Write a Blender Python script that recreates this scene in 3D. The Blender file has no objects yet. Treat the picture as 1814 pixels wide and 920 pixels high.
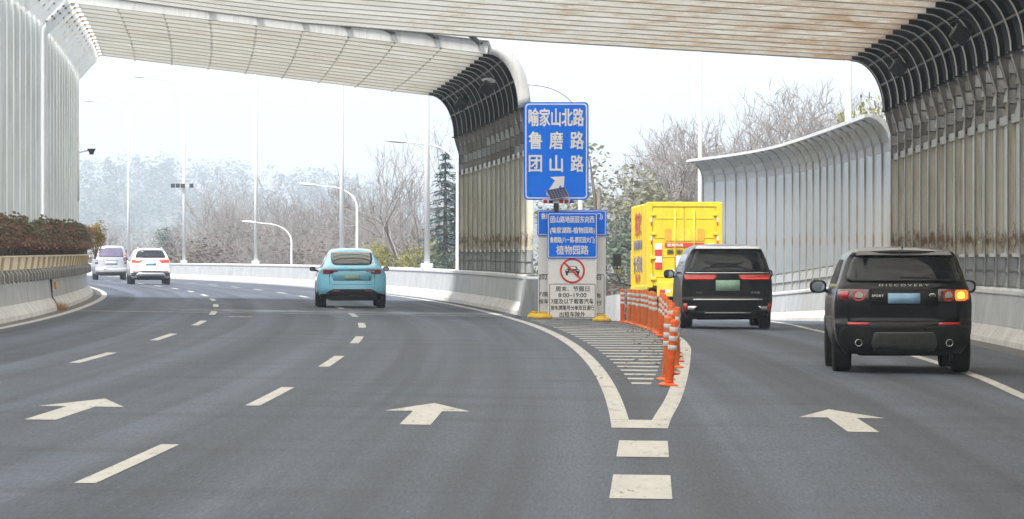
import bpy, bmesh, math, random
from mathutils import Vector, Matrix
R = math.radians
SC = bpy.context.scene
COL = SC.collection

# ------------------------------------------------------------------ camera, world, sun, exposure
EYE = 1.633
cam_d = bpy.data.cameras.new('camera')
cam = bpy.data.objects.new('camera', cam_d); COL.objects.link(cam)
cam_d.sensor_width = 36.0
cam_d.lens = 36.0 * 7882 / 1814
cam_d.shift_y = -25.0 / 1814
cam_d.clip_start = 0.5; cam_d.clip_end = 6000
cam.location = (0, 0, EYE); cam.rotation_euler = (R(90), 0, 0)
SC.camera = cam

SUN_EL, SUN_AZ = 58.0, 215.0          # azimuth clockwise from +Y: behind the camera, a little to the left
w = bpy.data.worlds.new('World'); SC.world = w; w.use_nodes = True
nt = w.node_tree; nt.nodes.clear()
sky = nt.nodes.new('ShaderNodeTexSky'); sky.sky_type = 'NISHITA'; sky.sun_disc = False
sky.sun_elevation = R(SUN_EL); sky.sun_rotation = R(SUN_AZ)
sky.air_density = 1.0; sky.dust_density = 4.0; sky.ozone_density = 1.0
mixw = nt.nodes.new('ShaderNodeMixRGB'); mixw.inputs[0].default_value = 0.86
mixw.inputs[2].default_value = (3.55, 3.65, 3.8, 1)      # even cloud cover
nt.links.new(sky.outputs[0], mixw.inputs[1])
bg = nt.nodes.new('ShaderNodeBackground'); bg.inputs[1].default_value = 0.1
nt.links.new(mixw.outputs[0], bg.inputs[0])
wo = nt.nodes.new('ShaderNodeOutputWorld'); nt.links.new(bg.outputs[0], wo.inputs[0])

sl = bpy.data.lights.new('sun', 'SUN'); sl.energy = 2.4; sl.angle = R(22); sl.color = (1.0, 0.96, 0.9)
sun = bpy.data.objects.new('sun', sl); COL.objects.link(sun)
az, el = R(SUN_AZ), R(SUN_EL)
dirv = Vector((math.sin(az) * math.cos(el), math.cos(az) * math.cos(el), math.sin(el)))
sun.rotation_euler = (-dirv).to_track_quat('-Z', 'Y').to_euler()
sun.location = (0, 0, 60)

vs = SC.view_settings
vs.view_transform = 'Standard'; vs.look = 'None'; vs.gamma = 1.0; vs.use_curve_mapping = False
vs.exposure = 1.75
SC.render.engine = 'CYCLES'
SC.cycles.use_denoising = True
SC.cycles.max_bounces = 8; SC.cycles.diffuse_bounces = 3; SC.cycles.glossy_bounces = 3
SC.cycles.transmission_bounces = 4; SC.cycles.transparent_max_bounces = 8; SC.cycles.volume_bounces = 1
SC.cycles.caustics_reflective = False; SC.cycles.caustics_refractive = False

# ------------------------------------------------------------------ materials
MATS = {}
def new_mat(name):
    m = bpy.data.materials.new(name); m.use_nodes = True
    m.node_tree.nodes.clear(); MATS[name] = m
    return m, m.node_tree.nodes, m.node_tree.links
def principled(n, l):
    p = n.new('ShaderNodeBsdfPrincipled'); o = n.new('ShaderNodeOutputMaterial')
    l.new(p.outputs[0], o.inputs[0]); return p, o
def coords(n, l, space, scale):
    g = n.new('ShaderNodeNewGeometry') if space == 'world' else n.new('ShaderNodeTexCoord')
    mp = n.new('ShaderNodeMapping'); mp.inputs['Scale'].default_value = scale
    l.new(g.outputs['Position' if space == 'world' else 'Object'], mp.inputs[0]); return mp
def noise(n, l, mp, scale, detail=5, rough=.6):
    t = n.new('ShaderNodeTexNoise'); t.inputs['Scale'].default_value = scale
    t.inputs['Detail'].default_value = detail; t.inputs['Roughness'].default_value = rough
    l.new(mp.outputs[0], t.inputs['Vector']); return t
def ramp(n, l, src, stops):
    r = n.new('ShaderNodeValToRGB'); e = r.color_ramp.elements
    while len(e) < len(stops): e.new(.5)
    for i, (p, c) in enumerate(stops):
        e[i].position = p; e[i].color = (c[0], c[1], c[2], 1) if hasattr(c, '__len__') else (c, c, c, 1)
    l.new(src, r.inputs[0]); return r
def mixc(n, l, fac, a, b):
    m = n.new('ShaderNodeMixRGB')
    for i, v in ((0, fac), (1, a), (2, b)):
        if hasattr(v, 'links'): l.new(v, m.inputs[i])
        elif i == 0: m.inputs[0].default_value = v
        else: m.inputs[i].default_value = (*v, 1)
    return m.outputs[0]
def mat(name, c, c2=None, scale=6, rough=.6, metal=0, bump=0, space='object', stretch=(1, 1, 1), spec=.5, coat=0,
        lo=.35, hi=.68, bscale=None, emit=0, detail=5):
    m, n, l = new_mat(name); p, o = principled(n, l)
    p.inputs['Roughness'].default_value = rough; p.inputs['Metallic'].default_value = metal
    p.inputs['Specular IOR Level'].default_value = spec; p.inputs['Coat Weight'].default_value = coat
    p.inputs['Coat Roughness'].default_value = .04
    mp = coords(n, l, space, stretch)
    if c2 is None: c2 = tuple(v * .85 for v in c)
    t = noise(n, l, mp, scale, detail)
    r = ramp(n, l, t.outputs[0], [(lo, c), (hi, c2)])
    l.new(r.outputs[0], p.inputs['Base Color'])
    if bump:
        t2 = noise(n, l, mp, bscale or scale * 6, 4)
        b = n.new('ShaderNodeBump'); b.inputs['Strength'].default_value = bump; b.inputs['Distance'].default_value = .02
        l.new(t2.outputs[0], b.inputs['Height']); l.new(b.outputs[0], p.inputs['Normal'])
    if emit:
        l.new(r.outputs[0], p.inputs['Emission Color']); p.inputs['Emission Strength'].default_value = emit
    return m

def asphalt(name, a, b):
    m, n, l = new_mat(name); p, o = principled(n, l)
    mp = coords(n, l, 'world', (1, 1, 1))
    uv = n.new('ShaderNodeUVMap'); uv.uv_map = 'lane'
    def uvn(sx, sy, scale, det=5, ro=.65):
        q = n.new('ShaderNodeMapping'); q.inputs['Scale'].default_value = (sx, sy, 1); l.new(uv.outputs[0], q.inputs[0]); return noise(n, l, q, scale, det, ro)
    big = uvn(.25, .06, 1.0, 6); track = uvn(1.5, .012, 1.0, 3, .5); cross = uvn(.12, .55, 1.0, 5, .6); patch = uvn(.3, .1, 2.3, 3, .4)
    grain = uvn(1, .06, 42, 3, .8); speck = uvn(1, .09, 24, 2, .9); fine = noise(n, l, mp, 90, 3, .8)
    col = ramp(n, l, big.outputs[0], [(.34, a), (.66, b)]).outputs[0]
    def mult(col, src, lo, hi, p0, p1, fac):
        r_ = ramp(n, l, src, [(p0, lo), (p1, hi)]); mm = n.new('ShaderNodeMixRGB'); mm.blend_type = 'MULTIPLY'; mm.inputs[0].default_value = fac
        l.new(col, mm.inputs[1]); l.new(r_.outputs[0], mm.inputs[2]); return mm.outputs[0]
    col = mult(col, track.outputs[0], .66, 1.15, .38, .6, 1)
    sx_ = n.new('ShaderNodeSeparateXYZ'); l.new(uv.outputs[0], sx_.inputs[0])
    wob = n.new('ShaderNodeMath'); wob.operation = 'MULTIPLY_ADD'; wob.inputs[1].default_value = 1.6; l.new(track.outputs[0], wob.inputs[0]); l.new(sx_.outputs[0], wob.inputs[2])
    ph = n.new('ShaderNodeMath'); ph.operation = 'MULTIPLY'; ph.inputs[1].default_value = 2*math.pi/1.8; l.new(wob.outputs[0], ph.inputs[0])
    sn = n.new('ShaderNodeMath'); sn.operation = 'SINE'; l.new(ph.outputs[0], sn.inputs[0])
    col = mult(col, sn.outputs[0], .84, 1.06, .0, .8, 1)
    col = mult(col, cross.outputs[0], .7, 1.06, .3, .5, .85)
    col = mult(col, patch.outputs[0], .84, 1.0, .40, .43, .6)
    col = mult(col, grain.outputs[0], .62, 1.2, .33, .66, 1)
    col = mixc(n, l, ramp(n, l, speck.outputs[0], [(.66, 0), (.74, .5)]).outputs[0], col, tuple(v*2.2 for v in b))
    l.new(col, p.inputs['Base Color'])
    rr = ramp(n, l, big.outputs[0], [(.3, .72), (.7, .86)]); l.new(rr.outputs[0], p.inputs['Roughness'])
    bp = n.new('ShaderNodeBump'); bp.inputs['Strength'].default_value = .6; bp.inputs['Distance'].default_value = .012
    l.new(fine.outputs[0], bp.inputs['Height']); l.new(bp.outputs[0], p.inputs['Normal'])
    return m
asphalt('asphalt', (.056, .07, .098), (.087, .105, .138))
def road_paint(name, c1, c2, w0, w1):
    m, n, l = new_mat(name); p, o = principled(n, l)
    wear = noise(n, l, coords(n, l, 'world', (1, .12, 1)), 22, 6, .8); tone = noise(n, l, coords(n, l, 'world', (2, .3, 1)), 2.2, 5, .6)
    blot = noise(n, l, coords(n, l, 'world', (1, .2, 1)), 3.5, 4, .6)
    base = ramp(n, l, tone.outputs[0], [(.35, c1), (.7, c2)])
    ad = n.new('ShaderNodeMath'); ad.operation = 'MULTIPLY_ADD'; ad.inputs[1].default_value = .5; l.new(blot.outputs[0], ad.inputs[0]); l.new(wear.outputs[0], ad.inputs[2])
    wr = ramp(n, l, ad.outputs[0], [(w0, .9), (w1, 0)])
    l.new(mixc(n, l, wr.outputs[0], base.outputs[0], (.13, .135, .145)), p.inputs['Base Color'])
    p.inputs['Roughness'].default_value = .75
road_paint('road_paint', (.5, .48, .44), (.41, .395, .365), .56, .68)
road_paint('worn_paint', (.44, .42, .39), (.34, .33, .31), .68, .86)
def concrete(name, a, b, stain):
    m, n, l = new_mat(name); p, o = principled(n, l)
    big = noise(n, l, coords(n, l, 'world', (1, 1, 1)), .9, 6, .6)
    streak = noise(n, l, coords(n, l, 'world', (3, 3, .25)), 2.4, 6, .7)
    c = ramp(n, l, big.outputs[0], [(.35, a), (.68, b)])
    s = ramp(n, l, streak.outputs[0], [(.5, 0), (.72, .85)])
    l.new(mixc(n, l, s.outputs[0], c.outputs[0], stain), p.inputs['Base Color'])
    p.inputs['Roughness'].default_value = .85
    t = noise(n, l, coords(n, l, 'world', (1, 1, 1)), 40, 4)
    bp = n.new('ShaderNodeBump'); bp.inputs['Strength'].default_value = .35; bp.inputs['Distance'].default_value = .015
    l.new(t.outputs[0], bp.inputs['Height']); l.new(bp.outputs[0], p.inputs['Normal'])
concrete('concrete', (.46, .475, .49), (.37, .385, .4), (.22, .215, .205))
concrete('concrete_toe', (.6, .59, .57), (.46, .45, .43), (.27, .25, .23))
concrete('coping', (.64, .64, .64), (.55, .55, .56), (.4, .39, .38))
def stained(name, a, b, stain, amt, rough=.5, metal=0, lowz=None, trans=0):
    """sheet metal / plastic with vertical run-off streaks; lowz = height of a rusty band"""
    m, n, l = new_mat(name); p, o = principled(n, l)
    big = noise(n, l, coords(n, l, 'world', (1, .6, .5)), 1.2, 5, .6)
    streak = noise(n, l, coords(n, l, 'world', (5, 5, .22)), 2.2, 6, .75)
    c = ramp(n, l, big.outputs[0], [(.33, a), (.68, b)])
    s = ramp(n, l, streak.outputs[0], [(.5, 0), (.75, amt)])
    out = mixc(n, l, s.outputs[0], c.outputs[0], stain)
    if lowz is not None:
        g = n.new('ShaderNodeNewGeometry'); sx = n.new('ShaderNodeSeparateXYZ'); l.new(g.outputs['Position'], sx.inputs[0])
        d = n.new('ShaderNodeMath'); d.operation = 'SUBTRACT'; d.inputs[1].default_value = lowz; l.new(sx.outputs[2], d.inputs[0])
        ab = n.new('ShaderNodeMath'); ab.operation = 'ABSOLUTE'; l.new(d.outputs[0], ab.inputs[0])
        nz = noise(n, l, coords(n, l, 'world', (4, 4, 1.5)), 2.5, 5, .7)
        ad = n.new('ShaderNodeMath'); ad.operation = 'MULTIPLY_ADD'; ad.inputs[1].default_value = 1.3; l.new(nz.outputs[0], ad.inputs[0]); l.new(ab.outputs[0], ad.inputs[2])
        band = ramp(n, l, ad.outputs[0], [(.62, .85), (.84, 0)])
        out = mixc(n, l, band.outputs[0], out, (.2, .105, .035))
    l.new(out, p.inputs['Base Color'])
    p.inputs['Roughness'].default_value = rough; p.inputs['Metallic'].default_value = metal
    if trans:
        tr = n.new('ShaderNodeBsdfTranslucent'); l.new(out, tr.inputs[0]); ms = n.new('ShaderNodeMixShader'); ms.inputs[0].default_value = trans
        l.new(p.outputs[0], ms.inputs[1]); l.new(tr.outputs[0], ms.inputs[2]); l.new(ms.outputs[0], o.inputs[0])
stained('steel_grey', (.62, .62, .6), (.5, .5, .48), (.27, .24, .18), .5, .5, .1)
stained('steel_white', (.74, .75, .76), (.64, .65, .66), (.5, .47, .4), .45, .5)
stained('steel_rib', (.3, .29, .26), (.2, .195, .18), (.13, .09, .04), .85, .5, .15, lowz=1.75)
stained('left_panel', (.68, .72, .75), (.6, .64, .66), (.44, .42, .36), .5, .55, trans=.85)
stained('left_post', (.86, .88, .89), (.78, .8, .81), (.45, .36, .2), .5, .5)
stained('acrylic_beige', (.72, .68, .55), (.58, .54, .42), (.36, .25, .1), .85, .35, lowz=1.7, trans=.8)
stained('acrylic_grey', (.5, .52, .53), (.4, .42, .43), (.3, .27, .2), .5, .35, trans=.45)
stained('louver_grey', (.4, .42, .42), (.31, .32, .32), (.17, .14, .11), .7, .5, .1)
stained('louver_mid', (.3, .3, .28), (.22, .215, .2), (.13, .11, .09), .6, .55)
stained('louver_brown', (.22, .2, .175), (.15, .14, .125), (.09, .08, .07), .6, .6)
mat('navy_panel', (.02, .026, .036), (.012, .016, .022), 3, .85, space='world', spec=.15)
mat('dark_steel', (.05, .052, .058), (.03, .03, .034), 5, .5, .3)
mat('rust', (.35, .14, .05), (.16, .07, .03), 14, .85, space='world')
mat('bolt', (.06, .05, .045), None, 6, .6, .4)
def roof_sheet(name, cream, cream2, rust_amt, x_grad):
    m, n, l = new_mat(name)
    o = n.new('ShaderNodeOutputMaterial')
    big = noise(n, l, coords(n, l, 'world', (.35, .5, 1)), 1.0, 6, .6)
    c = ramp(n, l, big.outputs[0], [(.35, cream), (.68, cream2)])
    st = noise(n, l, coords(n, l, 'world', (.45, 1.4, 1)), 1.7, 7, .72)
    f = st.outputs[0]
    if x_grad:
        g = n.new('ShaderNodeNewGeometry'); sx = n.new('ShaderNodeSeparateXYZ'); l.new(g.outputs['Position'], sx.inputs[0])
        mr = n.new('ShaderNodeMapRange'); mr.inputs[1].default_value = -6; mr.inputs[2].default_value = 9
        mr.inputs[3].default_value = -.16; mr.inputs[4].default_value = .05; l.new(sx.outputs[0], mr.inputs[0])
        ad = n.new('ShaderNodeMath'); l.new(f, ad.inputs[0]); l.new(mr.outputs[0], ad.inputs[1]); f = ad.outputs[0]
    s = ramp(n, l, f, [(.5, 0), (.6, rust_amt * .6), (.78, rust_amt)])
    out = mixc(n, l, s.outputs[0], c.outputs[0], (.5, .31, .14))
    d = n.new('ShaderNodeBsdfDiffuse'); t = n.new('ShaderNodeBsdfTranslucent'); ms = n.new('ShaderNodeMixShader')
    l.new(out, d.inputs[0]); l.new(out, t.inputs[0]); ms.inputs[0].default_value = .86
    l.new(d.outputs[0], ms.inputs[1]); l.new(t.outputs[0], ms.inputs[2]); l.new(ms.outputs[0], o.inputs[0])
roof_sheet('roof_sheet', (.93, .925, .9), (.89, .88, .84), .8, True)
roof_sheet('roof_sheet_far', (.92, .91, .87), (.87, .855, .8), .35, False)
def clear_sheet():
    m, n, l = new_mat('clear_sheet'); o = n.new('ShaderNodeOutputMaterial')
    sm = noise(n, l, coords(n, l, 'world', (3, 3, .8)), 2, 6, .7)
    c = ramp(n, l, sm.outputs[0], [(.4, (.56, .6, .64)), (.68, (.7, .72, .73))])
    p = n.new('ShaderNodeBsdfPrincipled'); l.new(c.outputs[0], p.inputs['Base Color']); p.inputs['Roughness'].default_value = .2
    tr = n.new('ShaderNodeBsdfTranslucent'); l.new(c.outputs[0], tr.inputs[0])
    tp = n.new('ShaderNodeBsdfTransparent'); tp.inputs[0].default_value = (.9, .93, .95, 1)
    m1 = n.new('ShaderNodeMixShader'); m1.inputs[0].default_value = .45; l.new(p.outputs[0], m1.inputs[1]); l.new(tr.outputs[0], m1.inputs[2])
    m2 = n.new('ShaderNodeMixShader'); m2.inputs[0].default_value = .22; l.new(m1.outputs[0], m2.inputs[1]); l.new(tp.outputs[0], m2.inputs[2])
    l.new(m2.outputs[0], o.inputs[0])
clear_sheet()
mat('lamp_white', (.82, .83, .84), (.74, .75, .77), 1.5, .4)
mat('sign_blue', (.0, .2, 1.0), (.0, .185, .93), 2, .5, spec=.15)
mat('sign_white', (.9, .9, .9), (.84, .84, .84), 3, .45)
mat('board_white', (.93, .93, .93), (.87, .87, .875), 4, .55)
mat('black_print', (.02, .02, .022), None, 4, .5)
mat('sign_red', (.75, .03, .02), (.62, .025, .02), 4, .45)
mat('sign_back', (.4, .41, .42), None, 4, .5, .4)
mat('solar', (.02, .025, .06), (.035, .04, .08), 9, .15)
mat('beacon_red', (.5, .02, .02), None, 4, .2); mat('beacon_blue', (.02, .06, .4), None, 4, .2)
mat('weight_yellow', (.8, .5, .02), (.62, .36, .02), 6, .6, bump=.3)
mat('post_orange', (.95, .14, .015), (.85, .11, .015), 7, .5)
mat('post_faded', (.88, .22, .04), (.7, .15, .035), 7, .6)
mat('reflective', (.84, .84, .82), (.66, .66, .64), 18, .4)
mat('planter', (.88, .76, .57), (.76, .63, .45), 5, .8, space='world', bump=.3)
mat('soil', (.12, .07, .04), (.2, .11, .06), 20, .95)
def leafmat(name, a, b, c, rough=.6, trans=.3):
    m, n, l = new_mat(name); o = n.new('ShaderNodeOutputMaterial')
    t = noise(n, l, coords(n, l, 'object', (1, 1, 1)), 2.3, 3, .6)
    t2 = noise(n, l, coords(n, l, 'object', (1, 1, 1)), 15, 2, .7)
    c1 = ramp(n, l, t.outputs[0], [(.35, a), (.66, b)])
    s = ramp(n, l, t2.outputs[0], [(.55, 0), (.68, 1)])
    col = mixc(n, l, s.outputs[0], c1.outputs[0], c)
    p = n.new('ShaderNodeBsdfPrincipled'); p.inputs['Roughness'].default_value = rough; l.new(col, p.inputs['Base Color'])
    tr = n.new('ShaderNodeBsdfTranslucent'); l.new(col, tr.inputs[0])
    ms = n.new('ShaderNodeMixShader'); ms.inputs[0].default_value = trans
    l.new(p.outputs[0], ms.inputs[1]); l.new(tr.outputs[0], ms.inputs[2]); l.new(ms.outputs[0], o.inputs[0])
leafmat('hedge_leaf', (.12, .15, .075), (.2, .1, .075), (.5, .18, .13))
mat('planter_rib', (.56, .45, .3), (.45, .35, .23), 5, .8)
leafmat('bush_ochre', (.3, .2, .045), (.22, .15, .03), (.2, .2, .05))
leafmat('leaf_olive', (.24, .25, .16), (.19, .2, .125), (.32, .31, .2))
leafmat('leaf_yellow', (.26, .25, .05), (.18, .18, .04), (.32, .3, .08))
leafmat('leaf_dark', (.11, .15, .11), (.08, .115, .085), (.15, .17, .1))
leafmat('needle_blue', (.05, .11, .11), (.035, .085, .085), (.07, .13, .11))
leafmat('leaf_far', (.055, .085, .06), (.04, .062, .05), (.09, .1, .06))
leafmat('leaf_brush', (.14, .105, .085), (.1, .08, .07), (.2, .13, .09))
mat('bark', (.15, .125, .11), (.1, .085, .075), 4, .9)
mat('bark_pale', (.34, .31, .28), (.24, .215, .19), 4, .9)
mat('twig', (.31, .285, .275), (.24, .22, .21), 3, .9)
mat('terrain', (.1, .1, .05), (.15, .12, .07), .05, .95, space='world')
mat('hill_soil', (.07, .08, .05), (.1, .09, .06), .05, .95, space='world')
# vehicles
mat('tyre', (.01, .01, .011), (.018, .0175, .017), 8, .9, spec=.2)
mat('rim', (.35, .35, .36), None, 4, .35, .8)
mat('rim_dark', (.06, .06, .065), None, 4, .4, .6)
mat('paint_black', (.006, .007, .009), (.012, .012, .014), 3, .3, coat=.4, spec=.1)
mat('paint_dark', (.007, .008, .011), (.012, .013, .016), 3, .3, coat=.4, spec=.1)
mat('paint_sky', (.27, .71, .94), (.24, .66, .9), 2, .3, coat=1.0)
mat('paint_white', (.82, .82, .82), (.74, .74, .75), 2, .3, coat=1.0)
mat('paint_silver', (.5, .52, .56), (.42, .44, .48), 2, .32, .35, coat=1.0)
mat('plastic_black', (.008, .008, .009), (.014, .0135, .013), 6, .6, spec=.25)
mat('plastic_grey', (.075, .073, .07), (.055, .053, .05), 5, .5, .3)
mat('glass_dark', (.01, .012, .015), (.016, .018, .022), 3, .03, spec=.38)
mat('glass_violet', (.12, .11, .2), (.2, .16, .22), 3, .06, spec=.8)
mat('chrome', (.7, .71, .72), None, 4, .12, 1.0)
mat('lamp_red', (.55, .02, .02), (.4, .015, .015), 9, .12, coat=1)
mat('lamp_red_lit', (.9, .06, .03), (.8, .04, .02), 9, .2, emit=.3)
mat('lamp_smoke', (.05, .03, .03), (.09, .06, .06), 9, .1, coat=1)
mat('lamp_clear', (.6, .56, .52), (.42, .38, .36), 12, .1, coat=1)
mat('lamp_amber_lit', (1.0, .42, .04), (1.0, .5, .08), 20, .2, emit=.9)
mat('lamp_orange_lit', (.95, .16, .02), (.9, .2, .03), 20, .2, emit=.35)
mat('plate_blue', (.26, .48, .7), (.34, .54, .72), 14, .5)
mat('plate_green', (.3, .5, .36), (.4, .58, .45), 14, .5)
mat('badge_green', (.01, .08, .03), None, 4, .3)
stained('truck_yellow', (.76, .57, .012), (.68, .5, .015), (.42, .31, .07), .55, .5)
mat('truck_yellow_worn', (.75, .6, .03), (.62, .48, .05), 5, .55)
mat('print_red', (.6, .04, .03), (.5, .04, .04), 6, .5)
mat('print_orange', (.8, .3, .03), (.75, .4, .04), 6, .5)
mat('print_blue', (.12, .13, .35), None, 6, .5)
mat('under_dark', (.006, .006, .006), (.012, .011, .01), 6, .9, spec=.1)

mat('straw', (.5, .3, .14), (.34, .19, .08), 9, .9)
mat('gore_dirt', (.16, .145, .125), (.09, .09, .092), 3, .95, space='world')
# ------------------------------------------------------------------ mesh helpers
class MB:
    def __init__(s): s.v = []; s.f = []; s.mi = []; s.sm = []
    def add(s, verts, faces, mi=0, smooth=False):
        o = len(s.v); s.v += [tuple(p) for p in verts]
        s.f += [tuple(i + o for i in f) for f in faces]; s.mi += [mi] * len(faces); s.sm += [smooth] * len(faces)
    def box(s, x0, x1, y0, y1, z0, z1, mi=0):
        s.add([(x0,y0,z0),(x1,y0,z0),(x1,y1,z0),(x0,y1,z0),(x0,y0,z1),(x1,y0,z1),(x1,y1,z1),(x0,y1,z1)],
              [(3,2,1,0),(4,5,6,7),(0,1,5,4),(1,2,6,5),(2,3,7,6),(3,0,4,7)], mi)
    def bbox(s, x0, x1, y0, y1, z0, z1, b=.02, mi=0):
        """box with chamfered vertical and horizontal edges (a small bevel)"""
        def ring(i, z): return [(x0+i+b,y0+i,z),(x1-i-b,y0+i,z),(x1-i,y0+i+b,z),(x1-i,y1-i-b,z),(x1-i-b,y1-i,z),(x0+i+b,y1-i,z),(x0+i,y1-i-b,z),(x0+i,y0+i+b,z)]
        rs = [ring(b, z0), ring(0, z0+b), ring(0, z1-b), ring(b, z1)]
        s.loft(rs, mi, cap=True)
    def loft(s, rings, mi=0, cap=False, closed=True, smooth=False):
        n = len(rings[0]); v = [p for r in rings for p in r]; f = []
        for i in range(len(rings)-1):
            for j in range(n if closed else n-1):
                k = (j+1) % n
                f.append((i*n+j, i*n+k, (i+1)*n+k, (i+1)*n+j))
        if cap: f.append(tuple(range(n))[::-1]); f.append(tuple(range((len(rings)-1)*n, len(rings)*n)))
        s.add(v, f, mi, smooth)
    def tube(s, pts, rad, n=8, mi=0, cap=True, smooth=True):
        rings = []; pts = [Vector(p) for p in pts]
        if not hasattr(rad, '__len__'): rad = [rad]*len(pts)
        for i, p in enumerate(pts):
            d = (pts[min(i+1, len(pts)-1)] - pts[max(i-1, 0)]).normalized()
            a = Vector((0,0,1)) if abs(d.z) < .9 else Vector((1,0,0))
            u = d.cross(a).normalized(); w_ = d.cross(u)
            rings.append([p + (u*math.cos(2*math.pi*k/n) + w_*math.sin(2*math.pi*k/n))*rad[i] for k in range(n)])
        s.loft(rings, mi, cap, True, smooth)
    def lathe(s, prof, n=16, mi=0, axis='z', c=(0,0,0), smooth=True, cap=True):
        rings = []
        for r, h in prof:
            ring = []
            for k in range(n):
                a = 2*math.pi*k/n; x, y = r*math.cos(a), r*math.sin(a)
                if axis == 'z': q = (x, y, h)
                elif axis == 'x': q = (h, x, y)
                else: q = (y, h, x)
                ring.append((q[0]+c[0], q[1]+c[1], q[2]+c[2]))
            rings.append(ring)
        s.loft(rings, mi, cap, True, smooth)
    def mesh(s, name, mats, smooth_all=None):
        me = bpy.data.meshes.new(name); me.from_pydata(s.v, [], s.f)
        for m in ([mats] if isinstance(mats, str) else mats): me.materials.append(MATS[m])
        me.polygons.foreach_set('material_index', s.mi)
        me.polygons.foreach_set('use_smooth', s.sm if smooth_all is None else [smooth_all]*len(s.f))
        me.update(); return me
    def build(s, name, mats, parent=None, smooth=None):
        return link(name, s.mesh(name, mats, smooth), parent)
def link(name, me, parent=None):
    o = bpy.data.objects.new(name, me); COL.objects.link(o)
    if parent: o.parent = parent
    return o
def empty(name, loc=(0,0,0), rz=0):
    o = bpy.data.objects.new(name, None); COL.objects.link(o); o.location = loc; o.rotation_euler = (0,0,rz); return o
def tag(o, label=None, cat=None, group=None, kind=None):
    for k, v in (('label',label),('category',cat),('group',group),('kind',kind)):
        if v: o[k] = v
    return o
def copy_tree(o, parent=None):
    c = o.copy(); COL.objects.link(c); c.parent = parent
    for ch in o.children: copy_tree(ch, c)
    return c
def lerp(a, b, t): return a + (b-a)*t
def interp(tab, x):
    if x <= tab[0][0]: return tab[0][1]
    for (a, va), (b, vb) in zip(tab, tab[1:]):
        if x <= b: return va + (vb-va)*(x-a)/(b-a)
    return tab[-1][1]
def smooth_interp(tab, x):
    """monotone cubic through the table"""
    n = len(tab)
    if x <= tab[0][0]: return tab[0][1]
    if x >= tab[-1][0]: return tab[-1][1]
    d = [(tab[i+1][1]-tab[i][1])/(tab[i+1][0]-tab[i][0]) for i in range(n-1)]
    m = [d[0]] + [0 if d[i-1]*d[i] <= 0 else 2*d[i-1]*d[i]/(d[i-1]+d[i]) for i in range(1, n-1)] + [d[-1]]
    for i in range(n-1):
        a, va = tab[i]; b, vb = tab[i+1]
        if x <= b:
            h = b-a; t = (x-a)/h
            return (2*t**3-3*t*t+1)*va + (t**3-2*t*t+t)*h*m[i] + (-2*t**3+3*t*t)*vb + (t**3-t*t)*h*m[i+1]
TXT = {}
def text_mesh(s, w, h, weight=.012, mat_='sign_white', spacing=1.0):
    """lettering w wide; h = height of the em square, in the XZ plane, facing -Y, centred"""
    cu = bpy.data.curves.new('lettering', 'FONT'); cu.body = s; cu.size = 1.0; cu.space_character = spacing
    cu.resolution_u = 3
    o = bpy.data.objects.new('lettering_tmp', cu); COL.objects.link(o)
    bpy.context.view_layer.update()
    dg = bpy.context.evaluated_depsgraph_get()
    me = bpy.data.meshes.new_from_object(o.evaluated_get(dg))
    bpy.data.objects.remove(o); bpy.data.curves.remove(cu)
    xs = [v.co.x for v in me.vertices]; ys = [v.co.y for v in me.vertices]
    if not xs: return me
    x0, x1 = min(xs), max(xs); y0, y1 = min(ys), max(ys)
    for v in me.vertices:
        v.co = ((v.co.x - (x0+x1)/2)*w/(x1-x0), 0, (v.co.y - (y0+y1)/2)*h/(y1-y0))
    if weight:
        bm = bmesh.new(); bm.from_mesh(me); base = list(bm.faces); kx, kz = weight*h, weight*h
        for q, (ux, uz) in enumerate(((1,0),(-1,0),(0,1),(0,-1))):
            dup = bmesh.ops.duplicate(bm, geom=base)
            for v in [g_ for g_ in dup['geom'] if isinstance(g_, bmesh.types.BMVert)]:
                v.co += Vector((ux*kx, -.0006*(q+1), uz*kz))
        bm.to_mesh(me); bm.free()
    me.materials.clear(); me.materials.append(MATS[mat_]); me.name = 'lettering'
    return me
def text(s, w, h, loc, parent, mat_='sign_white', weight=.012, name='lettering', rot=None):
    o = link(name, text_mesh(s, w, h, weight, mat_), parent); o.location = loc
    if rot: o.rotation_euler = rot
    return o

# ------------------------------------------------------------------ the lie of the road
KN = [20,45,70,95,120,150,190,240,300]
CV = [-3.1883,-2.6701,-2.6107,-3.2105,-4.5714,-6.8627,-11.2681,-18.1428,-27.9691]
def _spl():
    n = len(KN); h = [KN[i+1]-KN[i] for i in range(n-1)]
    a=[0]*n; b=[1]*n; c=[0]*n; d=[0]*n
    for i in range(1,n-1):
        a[i]=h[i-1]; b[i]=2*(h[i-1]+h[i]); c[i]=h[i]; d[i]=6*((CV[i+1]-CV[i])/h[i]-(CV[i]-CV[i-1])/h[i-1])
    for i in range(1,n):
        w_=a[i]/b[i-1]; b[i]-=w_*c[i-1]; d[i]-=w_*d[i-1]
    M=[0]*n; M[-1]=d[-1]/b[-1]
    for i in range(n-2,-1,-1): M[i]=(d[i]-c[i]*M[i+1])/b[i]
    return M
KM = _spl()
def C(Y):
    """X of the lane line between the second and third lanes"""
    if Y < 20: return C(20) + (Y-20)*(C(21)-C(20))
    if Y > 300: return C(300) + (Y-300)*(C(300)-C(299))
    i = 0
    while i < len(KN)-2 and Y > KN[i+1]: i += 1
    H = KN[i+1]-KN[i]; t0 = KN[i+1]-Y; t1 = Y-KN[i]
    return (KM[i]*t0**3+KM[i+1]*t1**3)/(6*H)+(CV[i]/H-KM[i]*H/6)*t0+(CV[i+1]/H-KM[i+1]*H/6)*t1
def slope(Y): return (C(Y+.5)-C(Y-.5))
def GL(Y): return C(Y)+3.75                                   # left line of the gore
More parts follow.
